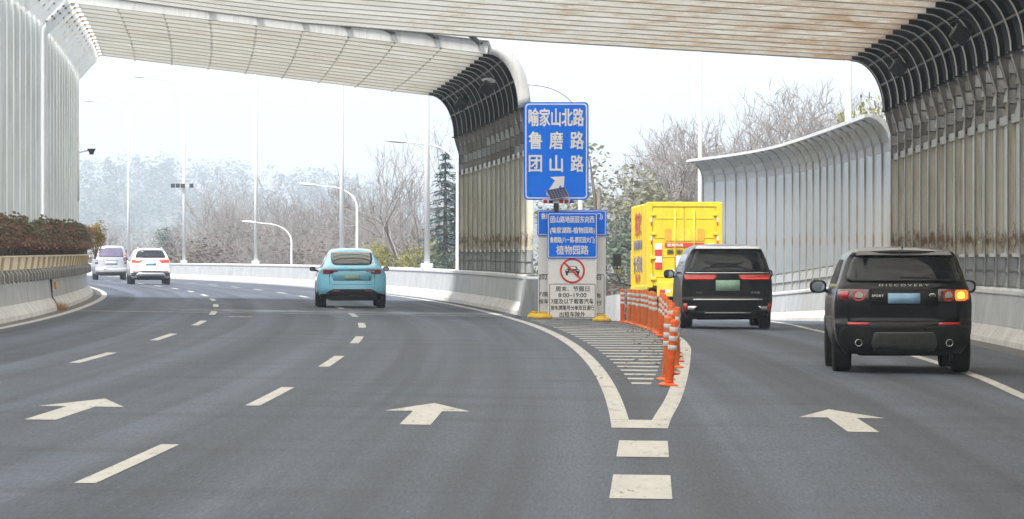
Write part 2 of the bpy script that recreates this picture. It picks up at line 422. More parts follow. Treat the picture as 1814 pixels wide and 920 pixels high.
GRT = [(30,.9),(40,1.3),(43,1.44),(49,1.77),(58,2.2),(69,2.68),(76,2.95),(84,3.1),(95,3.15),(112,3.2)]
def GR(Y): return smooth_interp(GRT, Y)                       # right line of the gore
ERT = [(20,4.6),(40,5.5),(51.7,5.95),(60,6.28),(68,6.43),(97,6.56),(107,6.75),(130,7.05),(145,7.0),(155,6.7),(165,6.05),(178,4.8),(195,2.75),(215,.05)]
def ER(Y): return smooth_interp(ERT, Y)
XBT = [(10,7.6),(50,8.45),(76,8.8),(109,9.1),(132,9.2),(145,9.15),(155,8.85),(165,8.2),(178,6.95),(195,4.9),(215,2.2)]
def XB(Y): return smooth_interp(XBT, Y)                       # foot of the exit ramp's right barrier
RLT = [(110,3.25),(145,3.95),(155,3.6),(165,2.95),(178,1.7),(195,-.35),(215,-3.0)]
def RL(Y): return smooth_interp(RLT, Y)
def z_main(X, Y): return -.0134*(X-C(Y)) - 5.81e-6*Y*Y
def z_ramp(X, Y): return -.0134*(X+2.56) - 5.81e-6*min(Y,60)**2 - (max(0, Y-75)**2/7500)
def zr(X, Y):
    if Y < 41: return z_main(X, Y)
    a, b = GL(Y), GR(Y)
    if Y > 112:
        return z_main(X, Y) if X < C(Y)+5 else z_ramp(X, Y)
    b = max(b, a+.4)
    t = min(1, max(0, (X-a)/(b-a))); t = t*t*(3-2*t)
    k = min(1, (Y-41)/20)
    zm, zp = z_main(X, Y), z_ramp(X, Y)
    return zm + (zp-zm)*(t*k + (1-k)*0 if Y < 61 else t)
def ground_strip(mb, left, right, Ys, ncol, zf):
    rows = []
    for Y in Ys:
        a, b = left(Y), right(Y)
        rows.append([(lerp(a,b,k/ncol), Y, zf(lerp(a,b,k/ncol), Y)) for k in range(ncol+1)])
    mb.loft(rows, 0, False, False)
    # loft order gives downward normals for this layout; flip
    n = ncol*(len(Ys)-1); mb.f[-n:] = [tuple(reversed(f)) for f in mb.f[-n:]]
def frange(a, b, d):
    n = max(1, round((b-a)/d)); return [a+(b-a)*i/n for i in range(n+1)]

rd = MB()
ground_strip(rd, lambda Y: C(Y)-8.1, lambda Y: XB(Y)+.35, frange(-160, 20, 4)[:-1] + frange(20, 112, 1), 72, zr)
ground_strip(rd, lambda Y: C(Y)-8.1, lambda Y: C(Y)+4.9, frange(112, 300, 1.5) + frange(304, 560, 4), 40, z_main)
def lane_uv(o):
    me = o.data; uvl = me.uv_layers.new(name='lane'); vs_ = me.vertices
    cache = {}
    for lp in me.loops:
        co = vs_[lp.vertex_index].co; k_ = round(co.y, 3)
        if k_ not in cache: cache[k_] = C(co.y)
        uvl.data[lp.index].uv = (co.x-cache[k_], co.y)
road = tag(rd.build('road', 'asphalt', smooth=True), kind='structure')
rp = MB(); ground_strip(rp, RL, lambda Y: XB(Y)+.35, frange(112, 210, 1.5), 20, z_ramp)
ramp_road = tag(rp.build('exit_ramp_road', 'asphalt', smooth=True), kind='structure')
lane_uv(road); lane_uv(ramp_road)

LIFT = .005
def marking(name, xl, xr, Y0, Y1, m='road_paint', parent=None, dy=.5, nc=1, lift=LIFT):
    mb = MB()
    ground_strip(mb, xl, xr, frange(Y0, Y1, dy), nc, lambda X, Y: (z_ramp(X,Y) if parent is ramp_road else zr(X, Y))+lift)
    return mb.build(name, m, parent or road)
def line_at(u, w_): return (lambda Y: C(Y)+u-w_/2), (lambda Y: C(Y)+u+w_/2)
l, r = line_at(0, .15)
for k in range(-5, 15):
    y0 = 30.6+15*k; marking('lane_dash', l, r, y0, y0+6)
l, r = line_at(-3.42, .15)
for k in range(-5, 15):
    y0 = 30.8+15*k; marking('lane_dash', l, r, y0, y0+6)
l, r = line_at(-6.88, .18); marking('edge_line', l, r, -65, 420, dy=1.5)
l, r = line_at(3.75, .2); marking('edge_line', l, r, 112, 420, dy=1.5)
marking('edge_line', lambda Y: ER(Y)-.08, lambda Y: ER(Y)+.08, -65, 112, dy=1)
marking('edge_line', lambda Y: ER(Y)-.08, lambda Y: ER(Y)+.08, 112.05, 209, parent=ramp_road, dy=1.5)
# gore: two lines, the bar that joins them, hatching, and the wide dashes before it
marking('gore_line', lambda Y: GL(Y)-.10, lambda Y: GL(Y)+.08, 43.2, 112, dy=.8)
marking('gore_line', lambda Y: GR(Y)-.09, lambda Y: GR(Y)+.09, 43.2, 112, dy=.8)
marking('gore_bar', lambda Y: GL(Y)-.10, lambda Y: GR(Y)+.09, 41.2, 43.15, dy=.4)
XD = lambda Y: 1.137+(Y-38.5)*.0315
for y0, y1 in ((35.5, 38.5), (29.6, 32.7), (23.6, 26.7), (17.6, 20.7)):
    marking('exit_dash', lambda Y: XD(Y)-.21, lambda Y: XD(Y)+.21, y0, y1)
k = 0
Y = 54.6
while Y < 108:
    marking('hatch_line', lambda y: GL(y)+.3, lambda y: GR(y)-.34, Y, Y+.68, 'road_paint' if Y < 95 else 'worn_paint', dy=.28, nc=6)
    Y += 1.95
def arrow(x0, Y0):
    mb = MB(); pts = [(-.145,0),(.145,0),(.145,3.4),(.43,3.4),(0,5.7),(-.43,3.4),(-.145,3.4)]
    def P(p): return (x0+C(Y0+p[1])-C(Y0)+p[0], Y0+p[1], zr(x0+p[0], Y0+p[1])+LIFT)
    mb.add([P((-.145,0)),P((.145,0)),P((.145,3.4)),P((-.145,3.4))], [(0,1,2,3)])
    mb.add([P((-.43,3.4)),P((-.145,3.4)),P((.145,3.4)),P((.43,3.4)),P((0,5.7))], [(0,1,2,3,4)])
    mb.build('arrow_marking', 'road_paint', road)
arrow(-.9, 41.3); arrow(-4.38, 41.3); arrow(3.24, 41.0)
marking('expansion_joint', lambda Y: C(Y)-6.9, lambda Y: C(Y)+4.0, 109.2, 109.55, 'road_paint', nc=12, lift=.008)
marking('worn_patch', lambda Y: -6.55, lambda Y: -6.0, 102.5, 103.4, 'worn_paint', lift=.006)
marking('gutter', lambda Y: C(Y)-7.26, lambda Y: C(Y)-6.985, 60, 300, 'gore_dirt', dy=1.5, lift=.004)
marking('gutter', lambda Y: XB(Y)-.55, lambda Y: XB(Y)+.02, 45, 112, 'gore_dirt', dy=1.5, lift=.004)
# litter swept against the gore
random.seed(4)
lit = MB()
for i in range(420):
    Y = random.uniform(56, 108); X = GR(Y) - abs(random.gauss(0, .5)) + random.uniform(-.2, .1)
    s_ = random.uniform(.015, .05); a = random.random()*6
    z = zr(X, Y)+.006
    lit.add([(X+s_*math.cos(a+q), Y+s_*2*math.sin(a+q), z+random.uniform(0,.02)) for q in (0,1.6,3.1,4.7)], [(0,1,2,3)])
tag(lit.build('dead_leaves', 'soil'), 'brown dead leaves and grit swept against the orange posts', 'leaf litter', kind='stuff')

# terrain below the elevated road
def tz(X, Y):
    return -6.5 + .5*math.sin(X*.05)*math.cos(Y*.03)
tb = MB()
ground_strip(tb, lambda Y: -1500, lambda Y: 1500, frange(-170, 3350, 40), 80, tz)
tag(tb.build('ground', 'terrain', smooth=True), kind='structure')

# ------------------------------------------------------------------ concrete barriers
PROF = [(-.02,0),(.0,.10),(.16,.32),(.23,.90),(.20,.93),(.20,.99),(.24,1.02),(.46,1.02),(.5,.99),(.5,.93),(.47,.90),(.47,-1.6),(-.02,-1.6)]
def barrier(name, label, foot, side, zf, Y0, Y1, seg, joint=.06):
    """foot(Y) = X of the toe; side=+1: the wall stands to the right of its toe"""
    root = empty(name, (foot(Y0), Y0, zf(foot(Y0), Y0)))
    tag(root, label, 'barrier', 'concrete barriers along the carriageways')
    ox, oy, oz = root.location
    Y = Y0
    while Y < Y1-.5:
        Ye = min(Y+seg, Y1)
        body, toe, cap = MB(), MB(), MB()
        ys = frange(Y+joint/2, Ye-joint/2, 2.5 if Y < 200 else 6)
        def rings(prof): return [[(foot(y)+side*p[0]-ox, y-oy, zf(foot(y), y)+p[1]-oz) for p in prof] for y in ys]
        toe.loft(rings([(-.02,-.3),(-.02,0),(0,.10),(.16,.32),(.18,.32),(.18,-.3)]), 0, True)
        body.loft(rings([(.18,-1.6),(.18,.32),(.158,.325),(.225,.90),(.47,.90),(.5,.3),(.5,-1.6)]), 0, True)
        cap.loft(rings([(.205,.902),(.195,.92),(.195,.985),(.225,1.02),(.475,1.02),(.505,.985),(.505,.92),(.49,.902)]), 0, True)
        b = body.build('barrier_segment', 'concrete', root); toe.build('barrier_toe', 'concrete_toe', b); cap.build('coping', 'coping', b)
        Y = Ye
    return root
LB = lambda Y: C(Y)-7.28
MR = lambda Y: C(Y)+4.25
barrier('concrete_barrier', 'grey concrete barrier under the hedge planters on the inside of the bend', LB, -1, z_main, -150, 420, 10)
barrier('concrete_barrier', 'long pale concrete barrier carrying white lamp posts along the outside of the bend', MR, 1, z_main, 112.4, 520, 12)
barrier('concrete_barrier', 'concrete barrier behind the black cars along the exit ramp', XB, 1, lambda X, Y: z_ramp(X, Y), -150, 174, 12.5)
# end block where the middle barrier meets the gore
eb = MB()
zz = z_main(MR(112), 112)
eb.loft([[(MR(112)-.05, 112.3, zz-.2),(MR(112)+.55,112.3,zz-.2),(MR(112)+.5,112.3,zz+.98),(MR(112)+.12,112.3,zz+.98)],
         [(MR(112)+.0, 110.6, zz-.2),(MR(112)+.66,110.6,zz-.2),(MR(112)+.62,110.6,zz+.92),(MR(112)+.2,110.6,zz+.92)]], 0, True)
tag(eb.build('barrier_end_block', 'concrete'), 'plain concrete block ending the middle barrier beside the notice boards', 'barrier')
# ramp's inner kerb wall, beyond the gore
kb = MB(); ys = frange(152, 205, 3)
kb.loft([[(RL(y)-.2, y, z_ramp(RL(y), y)-1.2),(RL(y)+.1, y, z_ramp(RL(y), y)-1.2),(RL(y)+.06, y, z_ramp(RL(y), y)+.85),(RL(y)-.16, y, z_ramp(RL(y), y)+.85)] for y in ys], 0, True)
tag(kb.build('ramp_parapet', 'concrete'), 'low parapet of the exit ramp ahead of the yellow truck', 'barrier')
# slab edge of the gore platform
sb = MB(); sb.loft([[(C(112)+4.7, 112.01, -1.6),(XB(112)+.4,112.01,-1.9),(XB(112)+.4,112.01,-.42),(C(112)+4.7,112.01,-.2)],
                    [(C(112)+4.7, 111.6, -1.6),(XB(112)+.4,111.6,-1.9),(XB(112)+.4,111.6,-.5),(C(112)+4.7,111.6,-.3)]], 0, True)
tag(sb.build('deck_edge', 'concrete'), kind='structure')
# ------------------------------------------------------------------ the two canopies over the road
def attach(o, root):
    o.parent = root; o.matrix_parent_inverse = Matrix.Translation(root.location).inverted(); return o
def wbuild(mb, name, mats, root, smooth=None): return attach(mb.build(name, mats, None, smooth), root)
def normals(path):
    out = []
    for i in range(len(path)):
        a = path[max(i-1,0)]; b = path[min(i+1,len(path)-1)]
        dx, dz = b[0]-a[0], b[1]-a[1]; q = math.hypot(dx, dz); out.append((dz/q, -dx/q))
    return out
def offset(path, d):
    return [(p[0]+n[0]*d, p[1]+n[1]*d) for p, n in zip(path, normals(path))]
def sweep(mb, path, d0, d1, y0, y1, mis):
    """box swept along a path in XZ, between two offsets and two Ys"""
    a, b = offset(path, d0), offset(path, d1)
    for i in range(len(path)-1):
        v = []
        for j in (i, i+1):
            v += [(a[j][0], y0, a[j][1]), (a[j][0], y1, a[j][1]), (b[j][0], y1, b[j][1]), (b[j][0], y0, b[j][1])]
        f = [(0,1,5,4),(1,2,6,5),(2,3,7,6),(3,0,4,7)]
        if i == 0: f.append((3,2,1,0))
        if i == len(path)-2: f.append((4,5,6,7))
        mb.add(v, f, mis[i] if hasattr(mis, '__len__') else mis)
class Canopy:
    def __init__(s, Xr, Xl, zbr, zbl, roof): s.Xr, s.Xl, s.zbr, s.zbl, s.roof = Xr, Xl, zbr, zbl, roof
    def path(s, Y):
        xr, xl = s.Xr(Y), s.Xl(Y); zb = s.zbr(Y); xe = xr-1.15; hr = s.roof(xe, Y)
        right = [(xr-.2, zb), (xr-.2, zb+.62), (xr-.2, zb+3.05), (xr-.2, zb+3.65), (xr-.36, zb+4.2)]
        zc = zb+4.2
        arc = [(xe+.79*math.cos(a), zc+(hr-zc)*math.sin(a)) for a in [R(90)*k/9 for k in range(1, 10)]]
        x1 = xl+.75
        rf = [(lerp(xe, x1, k/10), s.roof(lerp(xe, x1, k/10), Y)) for k in range(1, 11)]
        hl = s.roof(x1, Y)
        left = [(xl+.14, hl-.55), (xl+.14, s.zbl(Y)+2.5), (xl+.14, s.zbl(Y))]
        return right + arc, rf, left
def sheet(mb, P0, P1, y0, y1, mi=0, t=.012):
    """thin panel between two paths (list of (x,z)) at two Ys"""
    rows = []
    for y, P in ((y0, P0), (y1, P1)):
        O = offset(P, t)
        rows.append([(x, y, z) for x, z in P] + [(x, y, z) for x, z in reversed(O)])
    mb.loft(rows, mi, True)
PLATE = []
for m_ in ('louver_grey', 'louver_brown', 'louver_mid'):
    mb = MB(); mb.loft([[(-.16,-.012,0),(0,-.012,0),(0,-.045,0),(-.16,-.045,0)],[(-.16,-.012,.24),(0,-.012,.24),(0,-.022,.24),(-.16,-.022,.24)]], 0, True); PLATE.append(mb.mesh('web_plate', m_))
def build_canopy(name, label, cp, Y0, Y1, step, roofm, far=False):
    root = empty(name, (cp.Xl(Y0), Y0, cp.zbl(Y0))); tag(root, label, 'canopy', 'canopies over the expressway')
    Ys = frange(Y0, Y1, step)
    for Y in Ys:
        rg, rf, lf = cp.path(Y); P = rg+rf+lf; nr = len(rg); nf = nr+len(rf)
        seg = [0 if i < nr-1 else (1 if i < nf-1 else 2) for i in range(len(P)-1)]
        wm = [(5,6,7,7)[i] if i < 4 else (8 if i < nr-1 else (3 if i < nf-1 else 4)) for i in range(len(P)-1)]
        mb = MB()
        sweep(mb, P, 0, .016, Y-.07, Y+.07, [1 if i < 4 else (0,2,4)[q] for i, q in enumerate(seg)])           # inner flange; column part coloured dark for the shadow lines between ribs
        sweep(mb, P, .016, .2, Y-.008, Y+.008, wm)        # web
        sweep(mb, P, .2, .216, Y-.07, Y+.07, wm)          # outer flange
        rib = wbuild(mb, 'rib', ['steel_grey', 'steel_rib', 'roof_flange', 'roof_web', 'left_post', 'louver_grey', 'web_cream', 'louver_brown', 'navy_panel'], root)
        for q in range(4):
            if Y == Ys[0]: break
            o = link('web_plate', PLATE[(q+int(Y*3)) % 3], rib); o.location = (cp.Xr(Y)-.02, Y, cp.zbr(Y)+3.1+q*.27)
        for q in range(2):
            o = link('web_plate', PLATE[0], rib); o.location = (cp.Xr(Y)-.02, Y, cp.zbr(Y)+.04+q*.28)
        # splice plates: bracket on the right, bolted gusset at the left haunch
        xr, zb = cp.Xr(Y), cp.zbr(Y); mb = MB()
        mb.box(xr-.42, xr-.1, Y-.075, Y+.075, zb+4.18, zb+4.215)
        attach(mb.build('bracket', 'dark_steel', None), root)
        (x0, z0), (x1, z1) = rf[-1], lf[0]; mb = MB()
        for a in range(2):
            for b in range(4):
                t = .15+.7*b/3; px, pz = lerp(x1, x0, t), lerp(z1, z0, t)
                px += a*.2-.1; mb.box(px-.022, px+.022, Y-.055-.03, Y-.055, pz-.02+a*.07, pz+.024+a*.07, 1)
        mb.add([(x1-.02,Y-.055,z1-.3),(x0+.12,Y-.055,z0-.02),(x0+.12,Y-.055,z0+.18),(x1-.02,Y-.055,z1+.25),
                (x1-.02,Y-.04,z1-.3),(x0+.12,Y-.04,z0-.02),(x0+.12,Y-.04,z0+.18),(x1-.02,Y-.04,z1+.25)],
               [(0,1,2,3),(7,6,5,4),(0,4,5,1),(2,6,7,3),(1,5,6,2),(3,7,4,0)], 0)
        wbuild(mb, 'gusset', ['left_post', 'rust'], root)
    for Ya, Yb in zip(Ys, Ys[1:]):
        a, b = Ya+.02, Yb-.02
        ra, fa, la = cp.path(Ya); rb, fb, lb = cp.path(Yb)
        def vert(z0, z1, dx=.02, t=.05): 
            return ([(cp.Xr(Ya)-dx, cp.zbr(Ya)+z0),(cp.Xr(Ya)-dx, cp.zbr(Ya)+z1)], [(cp.Xr(Yb)-dx, cp.zbr(Yb)+z0),(cp.Xr(Yb)-dx, cp.zbr(Yb)+z1)])
        # low louvres: two slats, ledge rail, tall beige sheet with ribs, rail, stack of louvre slats, dark bend
        for q in range(2):
            mb = MB(); z0 = .02+q*.27
            pa, pb = vert(z0, z0+.25, .05-.02*q); pa[1] = (pa[1][0]+.05, pa[1][1]); pb[1] = (pb[1][0]+.05, pb[1][1])
            sheet(mb, pa, pb, a, b); wbuild(mb, 'slat', 'louver_grey', root)
        mb = MB(); pa, pb = vert(.57, .64, .12); sheet(mb, pa, pb, a, b, 0, .1); wbuild(mb, 'rail', 'steel_grey', root)
        for f0, f1, m_ in ((0,.38,'acrylic_beige'),(.39,1,'acrylic_pale')):
            mb = MB(); yy = [lerp(a,b,f0), lerp(a,b,f1)]; PP = [[(cp.Xr(y)-.05, cp.zbr(y)+.64),(cp.Xr(y)-.05, cp.zbr(y)+3.0)] for y in yy]
            sheet(mb, PP[0], PP[1], yy[0], yy[1]); wp = wbuild(mb, 'wall_panel', m_, root)
        mb = MB(); yy = lerp(a,b,.385); mb.box(cp.Xr(yy)-.08, cp.Xr(yy)-.052, yy-.02, yy+.02, cp.zbr(yy)+.66, cp.zbr(yy)+2.98); mb.build('panel_batten', 'steel_grey', wp)
        mb = MB(); pa, pb = vert(3.0, 3.16, .14); sheet(mb, pa, pb, a, b, 0, .12); wbuild(mb, 'rail', 'louver_grey', root)
        for q in range(4):
            mb = MB(); z0 = 3.18+q*.26
            pa, pb = vert(z0, z0+.255, .07); pa[1] = (pa[1][0]+.05, pa[1][1]); pb[1] = (pb[1][0]+.05, pb[1][1])
            sheet(mb, pa, pb, a, b); wbuild(mb, 'slat', 'louver_grey' if (q+int(Ya)) % 3 == 0 else 'louver_brown', root)
        oa, ob = offset(ra[4:]+fa[:1], .12), offset(rb[4:]+fb[:1], .12)
        mb = MB(); sheet(mb, oa[:-1], ob[:-1], a, b); wbuild(mb, 'bend_panel', 'navy_panel', root)
        mb = MB()
        for q in (3, 6):
            mb.loft([[(x-.02, y, z-.02),(x+.02, y, z-.02),(x+.02, y, z+.02),(x-.02, y, z+.02)] for (x, z), y in ((offset(ra[4:], .05)[q], a), (offset(rb[4:], .05)[q], b))], 0, True)
        wbuild(mb, 'bend_purlin', 'dark_steel', root)
        # roof: three sheets per bay
        OA, OB = offset([ra[-1]]+fa, .222), offset([rb[-1]]+fb, .222)
        for q in ((0,4),(4,7),(7,10)):
            mb = MB(); sheet(mb, OA[q[0]:q[1]+1], OB[q[0]:q[1]+1], Ya+.01, Yb-.01); wbuild(mb, 'roof_panel', roofm, root)
        # left: haunch sheet, wall sheet
        ha, hb = offset([fa[-1]]+la[:1], .19), offset([fb[-1]]+lb[:1], .19)
        mb = MB(); sheet(mb, ha, hb, a, b); wbuild(mb, 'haunch_panel', 'left_panel', root)
        for q in (1, 0):
            wa, wb_ = [la[q], la[q+1]], [lb[q], lb[q+1]]
            mb = MB(); sheet(mb, offset(wa, .13), offset(wb_, .13), a, b); p_ = wbuild(mb, 'wall_panel', 'left_panel', root)
            if q == 0:
                ym = (a+b)/2; xm = cp.Xl(ym)+.14; mb = MB()
                mb.box(xm-.12, xm-.06, ym-.04, ym+.04, cp.zbl(ym)+.05, lerp(la[0][1], lb[0][1], .5)-.03)
                mb.build('panel_batten', 'left_post', p_)
    # longitudinal ties under the roof
    n = 9
    for q in range(1, n if far else 1):
        mb = MB(); rings = []
        for Y in Ys:
            rg, rf, lf = cp.path(Y); x = lerp(rg[-1][0], rf[-1][0], q/n); z = cp.roof(x, Y)-.012
            for dy, k in ((-.5,.006),(-.13,.012),(-.1,.024),(.1,.024),(.13,.012),(.5,.006)):
                rings.append([(x-k, Y+dy, z-k*.6),(x+k, Y+dy, z-k*.6),(x+k, Y+dy, z+.012),(x-k, Y+dy, z+.012)])
        mb.loft(rings, 0, True); wbuild(mb, 'tie_bar', 'steel_grey', root)
    return root, Ys
def roof_steel():
    m, n, l = new_mat('roof_web'); p, o = principled(n, l); p.inputs['Roughness'].default_value = .6
    big = noise(n, l, coords(n, l, 'world', (.3, .6, 1)), 1.1, 5, .6); st = noise(n, l, coords(n, l, 'world', (.8, 1.7, 6)), 1.5, 6, .7)
    g = n.new('ShaderNodeNewGeometry'); sx = n.new('ShaderNodeSeparateXYZ'); l.new(g.outputs['Position'], sx.inputs[0])
    mr = n.new('ShaderNodeMapRange'); mr.inputs[1].default_value = -8; mr.inputs[2].default_value = 9; mr.inputs[3].default_value = -.12; mr.inputs[4].default_value = .1; l.new(sx.outputs[0], mr.inputs[0])
    ad = n.new('ShaderNodeMath'); l.new(st.outputs[0], ad.inputs[0]); l.new(mr.outputs[0], ad.inputs[1])
    c_ = ramp(n, l, big.outputs[0], [(.35, (.74, .76, .77)), (.7, (.62, .63, .61))])
    s_ = ramp(n, l, ad.outputs[0], [(.5, 0), (.62, .5), (.75, .85)])
    l.new(mixc(n, l, s_.outputs[0], c_.outputs[0], (.45, .27, .12)), p.inputs['Base Color'])
roof_steel()
mat('roof_flange', (.34, .32, .29), (.24, .2, .16), 1.2, .7, space='world', stretch=(.4,1,1))  # dark colour holds grime and painted shade under the roof beams
stained('web_cream', (.82, .78, .66), (.68, .64, .52), (.42, .28, .1), .8, .55, lowz=1.75)
stained('acrylic_pale', (.74, .76, .76), (.62, .64, .64), (.46, .4, .28), .6, .35, lowz=1.7, trans=.8)
ROOF1 = [(-11.6,7.9),(-8,7.42),(-5.5,7.1),(0,6.66),(8.4,6.15),(9.5,6.1)]
c1 = Canopy(lambda Y: XB(Y)+.35, lambda Y: C(Y)-7.78, lambda Y: z_ramp(XB(Y), Y)+1.03, lambda Y: z_main(LB(Y), Y)+1.03,
            lambda X, Y: interp(ROOF1, X))
can1, Y1s = build_canopy('road_canopy', 'near noise canopy spanning the whole road and the exit lane', c1, 72.3, 108.7, 2.1, 'roof_sheet')
def coarse_stretch(cp, root, Ya, Yb, step, roofed):
    Ys = frange(Ya, Yb, step)
    for Y in Ys[:-1]:
        rg, rf, lf = cp.path(Y); P = rg+rf+lf; mb = MB(); nr = len(rg)
        sweep(mb, P, 0, .2, Y-.06, Y+.06, [0 if i < nr-1 else 1 for i in range(len(P)-1)]); wbuild(mb, 'rib', ['steel_rib', 'roof_web'], root)
    for a, b in zip(Ys, Ys[1:]):
        ra, fa, la = cp.path(a); rb, fb, lb = cp.path(b)
        for name, A, B, m_ in (('wall_panel', ra[:4], rb[:4], 'acrylic_beige'), ('bend_panel', ra[3:], rb[3:], 'navy_panel'), ('wall_panel', [fa[-1]]+la, [fb[-1]]+lb, 'left_panel')) + ((('roof_panel', [ra[-1]]+fa, [rb[-1]]+fb, roofed),) if roofed else ()):
            mb = MB(); sheet(mb, offset(A, .205), offset(B, .205), a, b); wbuild(mb, name, m_, root)
coarse_stretch(c1, can1, -4, 72.3, 4.2, 'roof_sheet'); coarse_stretch(c1, can1, -150, -4, 6, 'louver_grey')  # opaque roof of the unseen rear stretch, added to darken car reflections
def roof2(X, Y):
    xe = MR(Y)+.35-1.15
    return 6.47 - (Y-112)*.003 + .122*(xe-X)
c2 = Canopy(lambda Y: MR(Y)+.35, lambda Y: C(Y)-7.78, lambda Y: z_main(MR(Y), Y)+1.03, lambda Y: z_main(LB(Y), Y)+1.03, roof2)
can2, Y2s = build_canopy('road_canopy', 'far noise canopy over the through lanes, ending behind the blue car', c2, 112.2, 141, 2.1, 'roof_sheet_far', True)
fa, la = c1.path(108.7)[1:]; fb, lb = c2.path(112.2)[1:]
mb = MB(); sheet(mb, offset([fa[-1]]+la, .13), offset([fb[-1]]+lb, .13), 108.78, 112.12); wbuild(mb, 'closing_panel', 'left_panel', can1)
# near end of the far canopy: white fascia arch and box beam
rg, rf, lf = c2.path(111.9); mb = MB()
sweep(mb, rg[4:], -.02, .3, 111.85, 112.1, 0); wbuild(mb, 'fascia_arch', 'steel_grey', can2, True)
mb = MB(); sweep(mb, [rg[-1]]+rf, -.02, .3, 111.8, 112.1, 0); wbuild(mb, 'end_beam', 'steel_grey', can2)
mb = MB(); sweep(mb, [rg[-1]]+rf, .3, .33, 111.7, 112.15, 0); wbuild(mb, 'end_beam_cap', 'steel_grey', can2)
# far end of the near canopy: edge angle
rg, rf, lf = c1.path(108.8); mb = MB(); sweep(mb, [rg[-1]]+rf, -.01, .24, 108.78, 108.83, 0); wbuild(mb, 'edge_angle', 'roof_web', can1)
mb = MB(); sweep(mb, rg[4:], -.02, .23, 108.78, 108.86, 0); wbuild(mb, 'edge_arch', 'dark_steel', can1)
for x in (-.95, -2.05, -3.15, -4.25, -5.35, -6.5, -7.7):
    mb = MB()
    for d in (-.045, .045):
        mb.tube([(x-.15+d, 108.8, c1.roof(x, 108)+.1), (x+.15+d, 111.9, roof2(x, 112)+.2)], .032, 6)
    wbuild(mb, 'strut', 'dark_steel', can2)
# hanging floodlights in the bends
def floodlight(x, y, z, label):
    root = empty('floodlight', (x, y, z)); tag(root, label, 'floodlight', 'floodlights under the canopy bends')
    mb = MB(); mb.bbox(-.17, .17, -.13, .13, -.2, .1, .03); o = mb.build('housing', 'dark_steel', root); o.rotation_euler = (R(20), R(35), 0)
    mb = MB(); mb.bbox(-.14, .14, -.148, -.134, -.17, .06, .005); l_ = mb.build('lens', 'glass_dark', o)
    mb = MB(); mb.tube([(-.2,0,0),(-.22,0,.18),(0,0,.3),(.22,0,.18),(.2,0,0)], .02, 6); mb.build('bracket', 'dark_steel', root)
def at_bend(cp, Y, k, d=-.28):
    rg, rf, lf = cp.path(Y); p = offset(rg, d)[k]; return p[0], Y, p[1]
floodlight(*at_bend(c1, 98.5, 8), 'dark floodlight in the exit lane canopy bend, nearer its end')
floodlight(*at_bend(c1, 83.5, 8), 'dark floodlight in the exit lane canopy bend near the right edge')
floodlight(*at_bend(c2, 118, 8), 'dark floodlight just inside the white arch of the far canopy')
floodlight(*at_bend(c2, 130, 8), 'dark floodlight deeper in the bend of the far canopy')

# lower noise wall along the ramp beyond the near canopy
nw = empty('noise_wall', (XB(110)+.35, 110, z_ramp(XB(110),110)+1.0))
tag(nw, 'pale see-through noise wall with curved louvre top behind the yellow truck', 'noise wall')
Yw = frange(109.6, 175, 3.0)
def wall_path(Y):
    x = XB(Y)+.36; zb = z_ramp(XB(Y), Y)+1.03; zt = 4.82 + .002*(Y-109.6)
    z1 = zt-.85
    return [(x-.12, zb), (x-.12, zb+.62), (x-.12, z1)] + [(x-.12-.62*(1-math.cos(a)), z1+.85*math.sin(a)) for a in [R(80)*k/5 for k in range(1,6)]]
for i, Y in enumerate(Yw):
    P = wall_path(Y); mb = MB(); wd = .03 if i else .09
    sweep(mb, P, -.02, .1, Y-wd, Y+wd, 0); wbuild(mb, 'post', 'steel_rib' if i else 'steel_white', nw)
for Ya, Yb in zip(Yw, Yw[1:]):
    A, B = wall_path(Ya), wall_path(Yb); a, b = Ya+.05, Yb-.05
    for q in range(2):
        mb = MB(); za, zb_ = A[0][1]+q*.3, B[0][1]+q*.3
        sheet(mb, [(A[0][0]-.0, za), (A[0][0]+.05, za+.29)], [(B[0][0], zb_), (B[0][0]+.05, zb_+.29)], a, b); wbuild(mb, 'slat', 'louver_grey', nw)
    mb = MB(); sheet(mb, [(A[1][0]+.03,A[1][1]),(A[2][0]+.03,A[2][1])], [(B[1][0]+.03,B[1][1]),(B[2][0]+.03,B[2][1])], a, b); wbuild(mb, 'pane', 'clear_sheet', nw)
    for q in range(2, 7):
        mb = MB(); sheet(mb, [offset(A,.02)[q], offset(A,.05)[q+1]], [offset(B,.02)[q], offset(B,.05)[q+1]], a, b); wbuild(mb, 'slat', 'acrylic_grey', nw)
mb = MB(); rings = []
for Y in Yw:
    x, z = wall_path(Y)[-1]; rings.append([(x-.14, Y, z-.03),(x+.05, Y, z+.0),(x+.05, Y, z+.09),(x-.14, Y, z+.06)])
mb.loft(rings, 0, True); wbuild(mb, 'top_rail', 'steel_white', nw)
# ------------------------------------------------------------------ signs on the gore
def rrect(x0, x1, z0, z1, r, n=6):
    out = []
    for cx, cz, a0 in ((x1-r,z1-r,0),(x0+r,z1-r,90),(x0+r,z0+r,180),(x1-r,z0+r,270)):
        out += [(cx+r*math.cos(R(a0+90*k/n)), cz+r*math.sin(R(a0+90*k/n))) for k in range(n+1)]
    return out
def slab(mb, poly, y0, y1, mi=0):
    """polygon in XZ (counter-clockwise seen from -Y) extruded from y0 (front) to y1"""
    mb.loft([[(x, y1, z) for x, z in poly], [(x, y0, z) for x, z in poly]], mi, True)
def frame_ring(mb, outer, inner, y, mi=0, t=.004):
    n = len(outer)
    v = [(x,y,z) for x,z in outer]+[(x,y,z) for x,z in inner]
    v += [(x,y+t,z) for x,z in outer]+[(x,y+t,z) for x,z in inner]
    f = []
    for i in range(n):
        j = (i+1) % n
        f += [(i,j,n+j,n+i), (n+i,n+j,3*n+j,3*n+i), (j,i,2*n+i,2*n+j)]
    mb.add(v, f, mi)
SY = 108.6
g0 = zr(1.1, SY)
